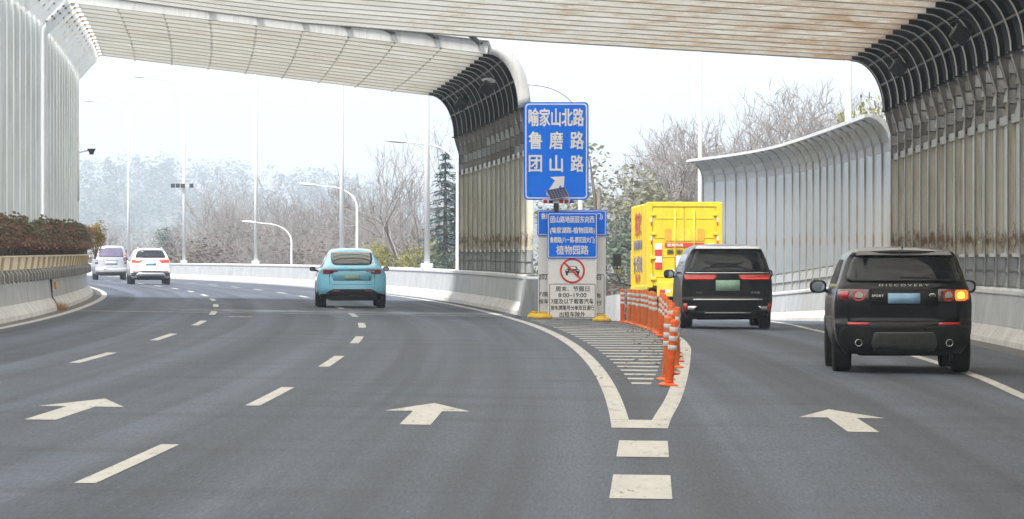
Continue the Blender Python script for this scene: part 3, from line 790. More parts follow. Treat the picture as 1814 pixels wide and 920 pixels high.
sg = empty('direction_sign', (1.08, SY, g0)); tag(sg, 'tall blue direction sign with white street names and slanted arrow', 'road sign')
zb_, zt_ = 2.74-g0, 5.13-g0
mb = MB(); slab(mb, rrect(-.79,.79,zb_,zt_,.1), -.02, .02); mb.build('sign_panel', 'sign_blue', sg)
mb = MB(); frame_ring(mb, rrect(-.755,.755,zb_+.035,zt_-.035,.085), rrect(-.725,.725,zb_+.065,zt_-.065,.07), -.026); mb.build('border', 'sign_white', sg)
mb = MB()
mb.tube([(0,.1,0),(0,.1,zt_-.15)], .065, 12); mb.box(-.6,.6,.022,.06,zb_+.35,zb_+.43); mb.box(-.6,.6,.022,.06,zt_-.45,zt_-.37)
mb.build('post', 'dark_steel', sg)
def zp(y): return EYE + (435-y)*SY/7882 - g0           # height above the gore of a photo row at the sign's distance
text('喻家山北路', 1.34, .43, (0,-.03,zp(208)), sg, weight=.022)
for ch, x in (('鲁',-.51),('磨',0),('路',.51)): text(ch, .32, .42, (x,-.03,zp(249)), sg, weight=.022)
for ch, x in (('团',-.51),('山',0),('路',.51)): text(ch, .31, .40, (x,-.03,zp(290)), sg, weight=.022)
mb = MB(); cx, cz = .0, zp(327)
pts = [(-.2,-.22),(-.09,-.30),(.1,-.03),(.18,-.16),(.2,.2),(-.17,.19),(-.04,.09)]
pts = [(-.25,-.24),(-.13,-.33),(.1,-.02),(.18,-.13),(.2,.2),(-.15,.18),(-.03,.1)]
slab(mb, [(cx+a, cz+b) for a, b in pts], -.03, -.0225); mb.build('arrow', 'sign_white', sg)

# solar warning beacon on its own short mast in front of the big sign
bc = empty('warning_beacon', (1.08, SY-.45, g0)); tag(bc, 'solar powered red and blue warning beacon below the tall blue sign', 'warning light')
mb = MB(); mb.tube([(0,0,0),(0,0,zp(352))], .05, 10); mb.build('mast', 'dark_steel', bc)
mb = MB(); mb.bbox(-.34,.34,-.07,.07,zp(361),zp(354),.012); mb.build('light_bar', 'sign_white', bc)
for i, m_ in enumerate(('beacon_red','beacon_blue','beacon_red','beacon_red','beacon_blue')):
    mb = MB(); x = -.32+i*.135 if i < 2 else -.2+i*.125+.02; mb.bbox(x, x+.1, -.085, -.03, zp(360.6), zp(354.6), .012); mb.build('lamp', m_, bc)
so = empty('solar_holder', (0,0,0)); bpy.data.objects.remove(so)
mb = MB(); mb.bbox(-.24,.24,-.2,.2,-.015,.015,.008); sp_ = mb.build('solar_panel', 'sign_back', bc); sp_.location = (.03,-.02,zp(344)); sp_.rotation_euler = (R(38), R(-10), R(12))
for i in range(6):
    for j in range(4):
        mb = MB(); mb.box(-.225+i*.076,-.155+i*.076,-.185+j*.094,-.097+j*.094,.0155,.0185); mb.build('cell', 'solar', sp_)

def no_car(mb_parent, cx, cz, y, r_):
    mb = MB(); n = 40
    c_ = lambda q: [(cx+q*math.cos(2*math.pi*k/n), cz+q*math.sin(2*math.pi*k/n)) for k in range(n)]
    frame_ring(mb, c_(r_), c_(r_*.85), y-.004, 0)
    d = r_*.88; w_ = r_*.075; s2 = math.sqrt(.5)
    slab(mb, [(cx-d*s2-w_*s2, cz+d*s2-w_*s2), (cx+d*s2-w_*s2, cz-d*s2-w_*s2), (cx+d*s2+w_*s2, cz-d*s2+w_*s2), (cx-d*s2+w_*s2, cz+d*s2+w_*s2)], y-.009, y-.004)
    mb.build('prohibition_ring', 'sign_red', mb_parent)
    mb = MB(); q = r_*.58
    P = lambda *a: [(cx+u*q, cz+v*q) for u, v in a]
    slab(mb, P((-.95,-.28),(.95,-.28),(.98,.12),(.72,.22),(.55,.62),(-.55,.62),(-.72,.22),(-.98,.12)), y-.003, y)
    slab(mb, P((-.9,-.62),(-.62,-.62),(-.62,-.281),(-.9,-.281)), y-.003, y); slab(mb, P((.62,-.62),(.9,-.62),(.9,-.281),(.62,-.281)), y-.003, y)
    mb.build('car_symbol', 'black_print', mb_parent)
    mb = MB(); slab(mb, P((-.52,.26),(.52,.26),(.42,.54),(-.42,.54)), y-.0045, y-.0031)
    slab(mb, P((-.86,-.02),(-.6,-.02),(-.6,.12),(-.86,.12)), y-.0045, y-.0031); slab(mb, P((.6,-.02),(.86,-.02),(.86,.12),(.6,.12)), y-.0045, y-.0031)
    slab(mb, P((-.45,-.2),(.45,-.2),(.45,-.14),(-.45,-.14)), y-.0045, y-.0031); slab(mb, P((-.45,-.05),(.45,-.05),(.45,.01),(-.45,.01)), y-.0045, y-.0031)
    mb.build('symbol_gap', 'board_white', mb_parent)
def px(x, y_, D): return (x-907)*D/7882, EYE+(435-y_)*D/7882
def notice(D, xl, xr, ytop, ybot, yblue, label):
    X0, Z1 = px(xl, ytop, D); X1, Z0 = px(xr, ybot, D); cx = (X0+X1)/2; g = zr(cx, D)
    root = empty('notice_board', (cx, D, g)); tag(root, label, 'notice board')
    w_ = X1-X0; h_ = Z1-g-.02
    mb = MB(); mb.bbox(-w_/2, w_/2, .0, .05, .03, h_-.02, .008); mb.build('board', 'board_white', root)
    mb = MB()
    for s_ in (-1, 1): mb.box(s_*w_*.36-.03, s_*w_*.36+.03, .051, .1, 0, h_-.1); mb.tube([(s_*w_*.36,.1,1.6),(s_*w_*.36,.75,0.02)], .02, 6)
    mb.box(-w_*.4,w_*.4,.1,.13,.5,.55); mb.build('stand', 'sign_back', root)
    zb = px(0, yblue, D)[1]-g
    mb = MB(); slab(mb, rrect(-w_/2-.02, w_/2+.02, zb, h_+.02, .04), -.03, -.003); mb.build('sign_panel', 'sign_blue', root)
    mb = MB(); frame_ring(mb, rrect(-w_/2+.0, w_/2-.0, zb+.02, h_, .035), rrect(-w_/2+.016, w_/2-.016, zb+.036, h_-.016, .03), -.034, 0, .0035); mb.build('border', 'sign_white', root)
    return root, w_, h_, g, cx
D = 108.0
nb, w_, h_, g, cx = notice(D, 971, 1057, 377, 566, 458, 'front notice board with no-car symbol and holiday driving times')
zq = lambda y_: px(0, y_, D)[1]-g
for s_, y_, ww, hh in (('团山路地面层东向西',389,1.06,.165),('(喻家湖路-植物园路)',409,1.08,.17),('鲁磨路(八一路-樱花园大门)',426,1.08,.165),('植物园路',443,.78,.22)):
    text(s_, ww, hh, (0,-.036,zq(y_)), nb, weight=.02)
no_car(nb, 0, zq(480), -.002, .305)
mb = MB(); o_ = rrect(-w_/2+.03, w_/2-.03, zq(563), zq(503), .035); i_ = rrect(-w_/2+.042, w_/2-.042, zq(563)+.012, zq(503)-.012, .028)
frame_ring(mb, o_, i_, -.004, 0, .0035); mb.build('text_frame', 'black_print', nb)
for s_, y_, ww, hh in (('周末、节假日',512,.82,.125),('8:00–19:00',523,.68,.10),('7座及以下载客汽车',534,1.03,.125),('按车牌尾号分单双日通行',545.5,1.05,.12),('出租车除外',557,.62,.125)):
    text(s_, ww, hh, (0,-.004,zq(y_)), nb, 'black_print', .01)
D = 108.35
nb2, w2, h2, g2, cx2 = notice(D, 953, 1073, 372, 562, 418, 'wider notice board standing half hidden behind the front one')
zq = lambda y_: px(0, y_, D)[1]-g2
xq = lambda x_: px(x_, 0, D)[0]-cx2
text('鲁磨路(团山路-樱花园大门)', 1.5, .17, (0,-.036,zq(384)), nb2, weight=.02)
mb = MB(); frame_ring(mb, rrect(-w2/2+.03, w2/2-.03, zq(557), zq(486), .05), rrect(-w2/2+.043, w2/2-.043, zq(557)+.013, zq(486)-.013, .04), -.004, 0, .0035); mb.build('text_frame', 'black_print', nb2)
for s_, x_, y_, ww in (('202',962,491,.2),('日',1061,492,.1),('7座',963,521,.22),('车',1061,524,.12),('按车',963,534,.24),('行',1061,537,.12)):
    text(s_, ww, .115, (xq(x_),-.004,zq(y_)), nb2, 'black_print', .01)
def weight_foot(x, D, sc, label):
    root = empty('ballast_foot', (x, D, zr(x, D))); tag(root, label, 'ballast weight', 'yellow ballast feet')
    mb = MB(); mb.lathe([(.0,0),(.22,0),(.235,.03),(.21,.07),(.14,.12),(.1,.13),(0,.13)], 20); b = mb.build('body', 'weight_yellow', root); b.scale = (sc, 1, 1)
    mb = MB(); mb.lathe([(0,.131),(.085,.131),(.08,.17),(0,.175)], 14); mb.build('knob', 'weight_yellow', root)
weight_foot(px(962,0,107.6)[0], 107.6, 1.0, 'yellow ballast foot at the left corner of the notice boards')
weight_foot(px(947,0,108.2)[0], 108.25, .8, 'small yellow ballast foot half behind another by the concrete block')
weight_foot(px(1066,0,107.6)[0], 107.5, 1.0, 'yellow ballast foot at the right corner of the notice boards')

# ------------------------------------------------------------------ orange delineator posts
def post_proto(m_):
    root = empty('delineator_post')
    mb = MB(); mb.lathe([(0,0),(.125,0),(.125,.015),(.1,.03),(.06,.04),(0,.04)], 16); mb.build('base', m_, root)
    mb = MB(); pr = [(.0,.04),(.058,.04)]
    for k in range(9): pr += [(.058,.06+k*.034),(.046,.077+k*.034)]
    pr += [(.052,.38),(.05,.78),(.042,.805),(.0,.81)]
    mb.lathe(pr, 14); mb.build('body', m_, root)
    for z in (.44,.55,.66): 
        mb = MB(); mb.lathe([(.0515,z),(.0545,z+.003),(.0545,z+.057),(.0515,z+.06)], 14, cap=False); mb.build('reflective_band', 'reflective', root)
    return root
protos = [post_proto('post_orange'), post_proto('post_faded')]
POSTS = [(1.9,54,0),(1.95,56.4,1),(2.1,59,0),(2.28,62.2,1),(2.42,65.6,0),(2.5,68.2,1),(2.58,70.8,0),(2.68,74.4,1),(2.76,78,0),(2.83,81.6,0),(2.86,85.4,0),(2.9,87.8,1),(2.93,90.2,1),(2.92,92.6,1),(2.92,94.6,1),(2.91,96.7,1),(2.9,98.4,1),(2.88,100.2,1),(2.85,101.8,0),(2.82,103.3,1),(2.77,105.6,1),(2.66,107.2,0)]
random.seed(2); used = [False, False]
ordn = ['nearest','second','third','fourth','fifth','sixth','seventh','eighth','ninth','tenth','eleventh','twelfth','thirteenth','fourteenth','fifteenth','sixteenth','seventeenth','eighteenth','nineteenth','twentieth','penultimate','farthest']
for i, (x, y, k) in enumerate(POSTS):
    if used[k]: o = copy_tree(protos[k])
    else: o = protos[k]; used[k] = True
    o.location = (x, y, zr(x, y)+.004); o.rotation_euler = (R(random.uniform(-4,4)), R(random.uniform(-5,5)), random.random()*6)
    tag(o, '%s %s post of the row along the gore, counted from its near end' % (ordn[i], ('bright orange','faded orange')[k]) if i else 'nearest bright orange white-banded post, at the tip of the gore hatching', 'delineator post', 'orange delineator posts along the gore')

# ------------------------------------------------------------------ lamp posts
def lamp_post(x, y, z0, h, arm, label, group, rad=.11, bright='lamp_white'):
    root = empty('street_lamp', (x, y, z0)); tag(root, label, 'street lamp', group)
    mb = MB(); mb.bbox(-.22,.22,-.22,.22,0,.18,.03); mb.build('base_plate', 'coping', root)
    hb = h-arm*.55
    mb = MB(); n = 8
    pts = [(0,0,.1),(0,0,hb*.5),(0,0,hb)]; rr = [rad, rad*.85, rad*.66]
    for k in range(1, n+1):
        a = R(78)*k/n; pts.append((-arm*.62*(1-math.cos(a))/(1-math.cos(R(78)))*.9, 0, hb+(h-hb)*.92*math.sin(a)/math.sin(R(78)))); rr.append(rad*(.62-.26*k/n))
    pts.append((-arm, 0, h)); rr.append(rad*.34)
    mb.tube(pts, rr, 10); mb.build('pole', bright, root)
    mb = MB(); L = .75
    mb.loft([[(x_, w_*math.cos(t)*1.0, h+zz+hh*math.sin(t)) for t in [2*math.pi*q/10 for q in range(10)]] for x_, w_, hh, zz in
             ((-arm+.05,.05,.04,.0),(-arm-.15,.13,.07,.02),(-arm-.5,.15,.07,.05),(-arm-L,.08,.03,.07))], 0, True, True, True)
    hd = mb.build('lamp_head', bright, root)
    mb = MB(); mb.add([(-arm-.15,-.1,h-.045),(-arm-.15,.1,h-.045),(-arm-.62,.08,h+.012),(-arm-.62,-.08,h+.012)], [(0,1,2,3)]); mb.build('lens', 'glass_dark', hd)
    return root
TALL = 'tall street lamps along the outer barrier'
for i, (Y, lab) in enumerate(((158,'tall white lamp post on the barrier right of the blue car'),(197,'tall white lamp post directly behind the blue car'),
        (243,'tall white lamp post between the blue car and the white car'),(287,'tall white curved-arm lamp post carrying four dark floodlights'),(330,'tall white curved-arm lamp post rising between the van and the white car'))):
    x = MR(Y)+.36; lamp_post(x, Y, z_main(x, Y)+1.02, 12.0, 2.6, lab, TALL)
for Y, ztop, lab in ((119, 6.0, 'curved lamp arm reaching out from behind the tall blue sign'),(162, 5.4, 'short curved lamp beside the blue-green conifer'),(205, 4.4, 'short curved-arm lamp just behind the blue car, to its right'),(238, 2.85, 'lowest short curved-arm lamp, left of the blue car')):
    x = C(Y)+6.05 if Y > 125 else 1.83
    lamp_post(x, Y, ztop-9.0, 9.0, 1.9, lab, 'short curved-arm lamps beside the main road', .085)
lamp_post(9.75, 129, -6, 18.5, 2.5, 'thick white lamp post rising behind the ramp noise wall', 'lamp posts behind the ramp wall', .13)
lamp_post(9.3, 220, -6, 24, 2.5, 'thin white lamp post rising above the yellow truck', 'lamp posts behind the ramp wall', .13)
# four floodlights on one lamp post
Y = 287; x = MR(Y)+.36
fl = empty('floodlight_bar', (x, Y-.15, EYE+(435-329)*Y/7882)); tag(fl, 'bar of four dark floodlights fixed halfway up a lamp post', 'floodlight')
mb = MB(); mb.box(-.75,.55,-.03,.03,-.03,.03); mb.build('bar', 'lamp_white', fl)
for q in (-.7,-.38,-.06,.5):
    mb = MB(); mb.bbox(q-.13,q+.13,-.2,.0,-.14,.12,.02); mb.build('housing', 'dark_steel', fl)
# camera-like lamp on a bracket of the left wall
Y = 137.5; x = C(Y)-7.62
cb_ = empty('bracket_camera', (x, Y, EYE+(435-270)*Y/7882)); tag(cb_, 'small dark camera on a white bracket at the end of the pale wall', 'camera')
mb = MB(); mb.tube([(0,0,-.03),(.2,0,.03),(.4,0,.06)], .022, 6); mb.build('arm', 'lamp_white', cb_)
mb = MB(); mb.loft([[(x_, y_, z_) for x_, y_ in ((.36-k,-.12),(.52+k,-.12),(.52+k,.05),(.36-k,.05))] for z_, k in ((-.07,-.02),(.0,-.01),(.07,.03),(.11,.05))], 0, True); mb.build('housing', 'dark_steel', cb_)
mb = MB(); mb.tube([(.03,0,-1.5),(.03,0,.45)], .035, 6); mb.build('conduit', 'lamp_white', cb_)
# amber reflector and dead tuft on the left barrier
Y = 112.5; x = LB(Y)-.19
rf_ = MB(); rf_.bbox(x-.02,x+.05,Y-.03,Y+.35,z_main(x,Y)+.5,z_main(x,Y)+.68,.01)
tag(rf_.build('barrier_reflector', 'print_orange'), 'small orange reflector plate on the barrier below the hedge', 'reflector')

Y = 110.4; x = LB(Y)-.1; zz = z_main(LB(Y), Y)
mb = MB(); mb.tube([(x-.12,Y,zz+1.0),(x-.09,Y,zz+.85),(x-.07,Y,zz+.34),(x+.06,Y,zz+.12),(x+.1,Y-.1,zz+.03)], .035, 8)
tag(mb.build('drain_pipe', 'plastic_black'), 'thin black drain pipe running down the barrier below the hedge', 'pipe')
random.seed(21); mb = MB()
for _ in range(160):
    px0, py0 = x+.2+random.gauss(0,.07), Y-.5+random.gauss(0,.25); hgt = random.uniform(.08,.24); a_ = random.random()*6.28
    mb.add([(px0-.008,py0,zz),(px0+.008,py0,zz),(px0+math.cos(a_)*.1,py0+math.sin(a_)*.2,zz+hgt)], [(0,1,2)])
tag(mb.build('dry_grass_tuft', 'straw'), 'tuft of dry straw-coloured grass at the foot of the barrier pipe', 'grass tuft', kind='stuff')
# ------------------------------------------------------------------ vehicles
def wheel_proto(rad, wid, rimm):
    root = empty('wheel')
    mb = MB(); h = wid/2; i = rad*.66
    mb.lathe([(i,-h*.8),(rad*.9,-h),(rad*.985,-h*.82),(rad,-h*.55),(rad,h*.55),(rad*.985,h*.82),(rad*.9,h),(i,h*.8)], 36, axis='x', cap=False)
    for k in (-.5,-.17,.17,.5):
        pass
    mb.build('tyre', 'tyre', root)
    mb = MB(); mb.lathe([(i+.005,-h*.82),(i*.94,-h*.7),(i*.9,-h*.2),(i*.9,h*.2),(i*.94,h*.7),(i+.005,h*.82)], 30, axis='x', cap=False)
    for s_ in (-1,1): mb.lathe([(0,s_*h*.5),(.07,s_*h*.52),(.075,s_*h*.4)][::1], 14, axis='x')
    for k in range(5):
        a = 2*math.pi*k/5; ca, sa = math.cos(a), math.sin(a)
        for s_ in (-1, 1):
            pts = []
            for r0, w0, off in ((.03,.04,.5),(i*.95,.06,.62)):
                for q in (-1,1): pts.append((s_*h*off, ca*r0-sa*w0*q, sa*r0+ca*w0*q))
                for q in (-1,1): pts.append((s_*h*(off-.18), ca*r0-sa*w0*q, sa*r0+ca*w0*q))
            mb.add(pts, [(0,1,5,4),(2,3,7,6),(0,4,6,2),(1,5,7,3),(4,5,7,6)])
    mb.build('rim', rimm, root)
    return root
class Car:
    """local axes: x right seen from behind, y forward from the rear bumper, z up"""
    def __init__(s, name, label, cat, W, yr, yf, top, L, paint, zb=.26, cb=.22, n=3.6, plan=None, group='passenger cars on the road'):
        s.W, s.yr, s.yf, s.top, s.L, s.paint, s.zb, s.cb, s.n = W, yr, yf, top, L, paint, zb, cb, n
        s.plan_t = plan or [(0,.985),(.08,1.0),(.75,1.0),(.93,.96),(1,.88)]
        s.root = empty(name); tag(s.root, label, cat, group)
        s.body()
    def w(s, z): return smooth_interp(s.W, z)
    def plan(s, t): return smooth_interp(s.plan_t, t)
    def rear(s, x, z):
        f = min(1.0, abs(x)/max(.05, s.w(z)*s.plan(0)))
        return smooth_interp(s.yr, z) + s.cb*f**s.n
    def pt(s, t, z, side=1):
        y0 = smooth_interp(s.yr, z)+s.cb; y1 = smooth_interp(s.yf, z)
        return (side*s.w(z)*s.plan(t), y0+t*(y1-y0), z)
    def body(s):
        T = [0,.015,.035,.07,.12,.18,.25,.33,.42,.5,.58,.64,.7,.76,.82,.88,.93,.97,1]
        NV = 44; mb = MB(); rings = []
        for t in T:
            zt = smooth_interp(s.top, t); half = []
            for j in range(NV+1):
                v = j/NV; z = s.zb+v*(zt-s.zb); half.append(s.pt(t, z))
            tx, ty, tz_ = half[-1]
            # crown of the roof / bonnet
            crown = [(tx*q, ty, tz_+.035*(1-q*q)*(1 if t > 0 else 1)) for q in (.94,.82,.62,.4,.2,0)]
            r_ = half+crown
            l_ = [(-x,y,z) for x,y,z in reversed(r_[:-1])]
            rings.append(r_+l_)
        mb.loft(rings, 0, False, True, True)
        n = len(rings[0])
        # rear skin
        zt = smooth_interp(s.top, 0); NX = 20; rows = []
        for j in range(NV+1):
            z = s.zb+(zt-s.zb)*j/NV; wz = s.w(z)*s.plan(0)
            rows.append([((2*i/NX-1)*wz, s.rear((2*i/NX-1)*wz, z), z) for i in range(NX+1)])
        z = zt; wz = s.w(z)*s.plan(0)
        rows.append([((2*i/NX-1)*wz, s.rear((2*i/NX-1)*wz, z)+.02+.0*i, z+.035*(1-((2*i/NX-1))**2)) for i in range(NX+1)])
        mb.loft(rows, 0, False, False, True)
        k = NX*(len(rows)-1)
        # front cap
        mb.add(rings[-1], [tuple(range(n))], 0, False)
        me = mb.mesh('body', s.paint)
        bm = bmesh.new(); bm.from_mesh(me); bmesh.ops.remove_doubles(bm, verts=bm.verts, dist=.0015)
        bmesh.ops.recalc_face_normals(bm, faces=bm.faces); bm.to_mesh(me); bm.free()
        s.bodyo = link('body', me, s.root)
    def patch(s, name, rows, m_, off=.006, nc=12, parent=None, thick=.03, nr=None):
        """patch on the rear skin: rows of (z, xl, xr) from bottom to top"""
        if nr:
            rr = []
            for k in range(nr+1):
                z = lerp(rows[0][0], rows[-1][0], k/nr); rr.append((z, smooth_interp([(q[0],q[1]) for q in rows], z), smooth_interp([(q[0],q[2]) for q in rows], z)))
            rows = rr
        mb = MB(); out = []
        for z, xl, xr in rows:
            pts = []
            for i in range(nc+1):
                x = lerp(xl, xr, i/nc); pts.append((x, s.rear(x, z)-off, z))
            a = (pts[0][0], pts[0][1]+off+thick, pts[0][2]); b = (pts[-1][0], pts[-1][1]+off+thick, pts[-1][2])
            out.append([a]+pts+[b])
        bot = [(p[0], p[1]+(off+thick if 0 < i < nc+2 else 0), p[2]) for i, p in enumerate(out[0])]
        topr = [(p[0], p[1]+(off+thick if 0 < i < nc+2 else 0), p[2]) for i, p in enumerate(out[-1])]
        mb.loft([bot]+out+[topr], 0, False, False, True)
        o = mb.build(name, m_, parent or s.root)
        return o
    def sides(s, name, rows, m_, off=.006, nc=10):
        """mirror-image patches on both flanks: rows of (z, y0, y1)"""
        for sd in (-1, 1):
            mb = MB(); out = []
            for z, y0, y1 in rows:
                ya = smooth_interp(s.yr, z)+s.cb; yb = smooth_interp(s.yf, z); line = []
                for i in range(nc+1):
                    y = lerp(y0, y1, i/nc); t = min(1, max(0, (y-ya)/(yb-ya)))
                    line.append((sd*(s.w(z)*s.plan(t)+off), y, z))
                out.append(line)
            mb.loft(out, 0, False, False, True); mb.build(name, m_, s.root)
    def wheels(s, rad, wid, track, ya, base, rimm='rim'):
        p = None
        for y in (ya, ya+base):
            for sd in (-1, 1):
                o = wheel_proto(rad, wid, rimm) if p is None else copy_tree(p)
                p = p or o
                o.parent = s.root; o.location = (sd*track, y, rad)
        for sd in (-1, 1):
            for y in (ya, ya+base):
                mb = MB(); n = 14; ra = rad*1.12; pts = [(0,y,rad)]
                arc = []
                for k in range(n+1):
                    a = math.pi*1.12*k/n-.06*math.pi; yy = y+ra*math.cos(a); z = rad+ra*math.sin(a); z = max(z, s.zb+.001)
                    t = .3; arc.append((sd*(s.w(z)*s.plan(t)+.004), yy, z))
                z = rad; pts = [(sd*(s.w(z)+.004), y, z)]
                v = pts+arc; mb.add(v, [(0,k,k+1) for k in range(1,n+1)])
                mb.build('wheel_arch', 'plastic_black', s.root)
    def mirrors(s, x, y, z, m_='plastic_black', w_=.2, h_=.15):
        for sd in (-1, 1):
            mb = MB(); rings = []
            for k, (sc, yy) in enumerate(((.86,-.075),(1,-.05),(1,.02),(.7,.1),(.3,.13))):
                rings.append([(sd*(x+w_/2)+w_/2*sc*math.copysign(abs(math.cos(a))**.7, math.cos(a)), y+yy, z+h_/2*sc*math.copysign(abs(math.sin(a))**.7, math.sin(a))) for a in [2*math.pi*q/16 for q in range(16)]])
            mb.loft(rings, 0, True, True, True); mo = mb.build('wing_mirror', m_, s.root)
            mb = MB(); mb.add([(sd*(x+w_/2)+w_/2*.78*math.cos(a), y-.078, z+h_/2*.78*math.sin(a)) for a in [2*math.pi*q/16 for q in range(16)]], [tuple(range(16))]); mb.build('mirror_glass', 'mirror', mo)
            mb = MB(); mb.tube([(sd*(x-.12), y+.02, z-h_*.5),(sd*(x+.05), y, z-h_*.25)], .03, 6); mb.build('mirror_stalk', m_, mo)
    def plate(s, z0, z1, m_, x=0, hw=.22):
        s.patch('number_plate', [(z0,x-hw,x+hw),(z1,x-hw,x+hw)], m_, .02, 4, thick=.04)
    def text(s, str_, w_, h_, x, z, m_='chrome', off=.012):
        o = link('lettering', text_mesh(str_, w_, h_, 0, m_), s.root); o.location = (x, s.rear(x, z)-off-.006, z)
        dz = (smooth_interp(s.yr, z+.03)-smooth_interp(s.yr, z-.03))/.06
        o.rotation_euler = (-math.atan(dz), 0, 0); return o
    def place(s, x, y, z, heading):
        s.root.location = (x, y, z); s.root.rotation_euler = (0, 0, heading)
mat('mirror', (.5, .55, .6), None, 4, .05, 1.0)
def pipe_ring(car, x, z, r_):
    mb = MB(); y = car.rear(x, z)-.03
    mb.lathe([(r_*.8,y+.02),(r_*.85,y),(r_,y),(r_*1.05,y+.1)], 16, axis='y', c=(x,0,z), cap=False); o = mb.build('exhaust', 'chrome', car.root)
    mb = MB(); mb.lathe([(0,y+.025),(r_*.82,y+.025)], 16, axis='y', c=(x,0,z), cap=False); mb.build('exhaust_hole', 'under_dark', o)
def ring_lamp(car, x, z, r_, m_, parent, y_off=.016):
    mb = MB(); n = 24; v = []
    for rr in (r_, r_*.72):
        for k in range(n):
            a = 2*math.pi*k/n; X = x+rr*math.cos(a); Z = z+rr*math.sin(a)*.95; v.append((X, car.rear(X, Z)-y_off, Z))
    mb.add(v, [(k,(k+1)%n,n+(k+1)%n,n+k) for k in range(n)]); return mb.build('lamp_ring', m_, parent)
def disc_lamp(car, x, z, r_, m_, parent, y_off=.015):
    mb = MB(); n = 20
    v = [(x, car.rear(x,z)-y_off, z)]+[(x+r_*math.cos(2*math.pi*k/n), car.rear(x+r_*math.cos(2*math.pi*k/n), z)-y_off, z+r_*math.sin(2*math.pi*k/n)) for k in range(n)]
    mb.add(v, [(0,k,k%n+1) for k in range(1,n+1)]); return mb.build('lamp_core', m_, parent)
def underbody(car, hw, z0, z1, y1):
    mb = MB(); mb.bbox(-hw, hw, .35, y1, z0, z1, .03); mb.build('underbody', 'under_dark', car.root)
    mb = MB(); mb.tube([(-hw*.95,.95,.34),(hw*.95,.95,.34)], .055, 8); mb.lathe([(0,-.11),(.1,-.09),(.1,.09),(0,.11)], 12, axis='x', c=(.1,.95,.33)); mb.build('rear_axle', 'under_dark', car.root)

# --- black off-roader with the lit indicator
c = Car('black_suv', 'black off-road car with its right indicator lit, nearest in the exit lane', 'car',
    [(.26,.80),(.42,.90),(.62,.945),(.95,.955),(1.12,.93),(1.25,.88),(1.42,.825),(1.58,.765),(1.66,.705),(1.70,.64)],
    [(.26,.10),(.4,.02),(.66,.0),(.715,.02),(.745,.085),(.93,.075),(1.17,.09),(1.21,.105),(1.26,.15),(1.6,.28),(1.66,.22),(1.7,.24)],
    [(.26,4.5),(.7,4.6),(1.0,4.45),(1.7,4.2)], [(0,1.66),(.05,1.69),(.25,1.71),(.5,1.69),(.6,1.62),(.74,1.12),(.9,1.03),(1,.85)], 4.6, 'paint_black', zb=.27)
c.patch('rear_window', [(1.265,-.75,.75),(1.3,-.775,.775),(1.45,-.74,.74),(1.58,-.69,.69),(1.605,-.66,.66)], 'glass_dark', .02, 16, nr=12)
mb = MB(); mb.loft([[(x, y, z) for x, y, z in ((-.66,.16,1.63),(.66,.16,1.63),(.62,.3,1.685),(-.62,.3,1.685))],[(-.6,.45,1.6),(.6,.45,1.6),(.58,.6,1.69),(-.58,.6,1.69)]], 0, True); mb.build('roof_spoiler', 'paint_black', c.root)
mb = MB(); mb.loft([[(-.012,.55,1.715),(.012,.55,1.715),(.012,.75,1.715),(-.012,.75,1.715)],[(-.004,.56,1.79),(.004,.56,1.79),(.004,.6,1.79),(-.004,.6,1.79)]], 0, True); mb.build('antenna_fin', 'paint_black', c.root)
c.patch('wiper', [(1.305,-.02,.42),(1.33,-.06,.3)], 'plastic_black', .022, 6)
for sd in (-1, 1):
    lo, hi = sorted((sd*.47, sd*.90)); l_ = c.patch('tail_lamp', [(.985,lo,hi),(1.06,lo-.01,hi+.01),(1.16,lo,hi)], 'lamp_smoke', .012, 10)
    ring_lamp(c, sd*.615, 1.075, .085, 'lamp_red', l_); disc_lamp(c, sd*.615, 1.075, .055, 'lamp_clear', l_)
    if sd > 0:
        c.patch('indicator', [(1.0,.72,.84),(1.03,.70,.89),(1.12,.70,.89),(1.15,.72,.86)], 'lamp_orange_lit', .016, 8, parent=l_); disc_lamp(c, .785, 1.07, .058, 'lamp_amber_lit', l_, .022)
    else: c.patch('lamp_strip', [(1.02,-.88,-.76),(1.13,-.88,-.74)], 'lamp_red', .015, 5, parent=l_)
    lo, hi = sorted((sd*.47, sd*.77)); c.patch('bumper_reflector', [(.665,lo,hi),(.705,lo,hi)], 'lamp_red_lit' if False else 'lamp_red', .012, 6)
c.patch('bumper_cladding', [(.27,-.72,.72),(.4,-.86,.86),(.52,-.90,.90),(.63,-.86,.86),(.655,-.7,.7)], 'plastic_black', .014, 16)
c.patch('skid_plate', [(.31,-.42,.42),(.42,-.45,.45),(.55,-.42,.42),(.575,-.40,.40)], 'plastic_grey', .024, 10)
for sd in (-1, 1): pipe_ring(c, sd*.62, .425, .05)
for sd in (-1, 1): c.patch('parking_sensor', [(.60,sd*.3-.015,sd*.3+.015),(.63,sd*.3-.015,sd*.3+.015)], 'paint_black', .018, 2)
c.patch('tailgate_recess', [(.93,-.46,.46),(1.16,-.46,.46)], 'plastic_black', .004, 10)
c.plate(.965, 1.105, 'plate_blue')
c.text('D I S C O V E R Y', .68, .038, 0, 1.215, 'rim'); c.text('SPORT', .16, .03, -.36, 1.07, 'chrome')
b_ = c.patch('badge', [(1.045,.36,.42),(1.06,.345,.435),(1.085,.345,.435),(1.1,.36,.42)], 'chrome', .014, 6); c.patch('badge_oval', [(1.052,.362,.418),(1.072,.352,.428),(1.093,.362,.418)], 'badge_green', .017, 6, parent=b_)
for x in (-.76,.76): c.patch('panel_gap', [(.72,x-.004,x+.004),(1.26,x-.004,x+.004)], 'under_dark', .002, 1)
c.patch('panel_gap', [(.716,-.76,.76),(.726,-.76,.76)], 'under_dark', .003, 16)
c.sides('side_window', [(1.22,1.1,3.2),(1.4,1.15,2.95),(1.56,1.25,2.6)], 'plastic_black')
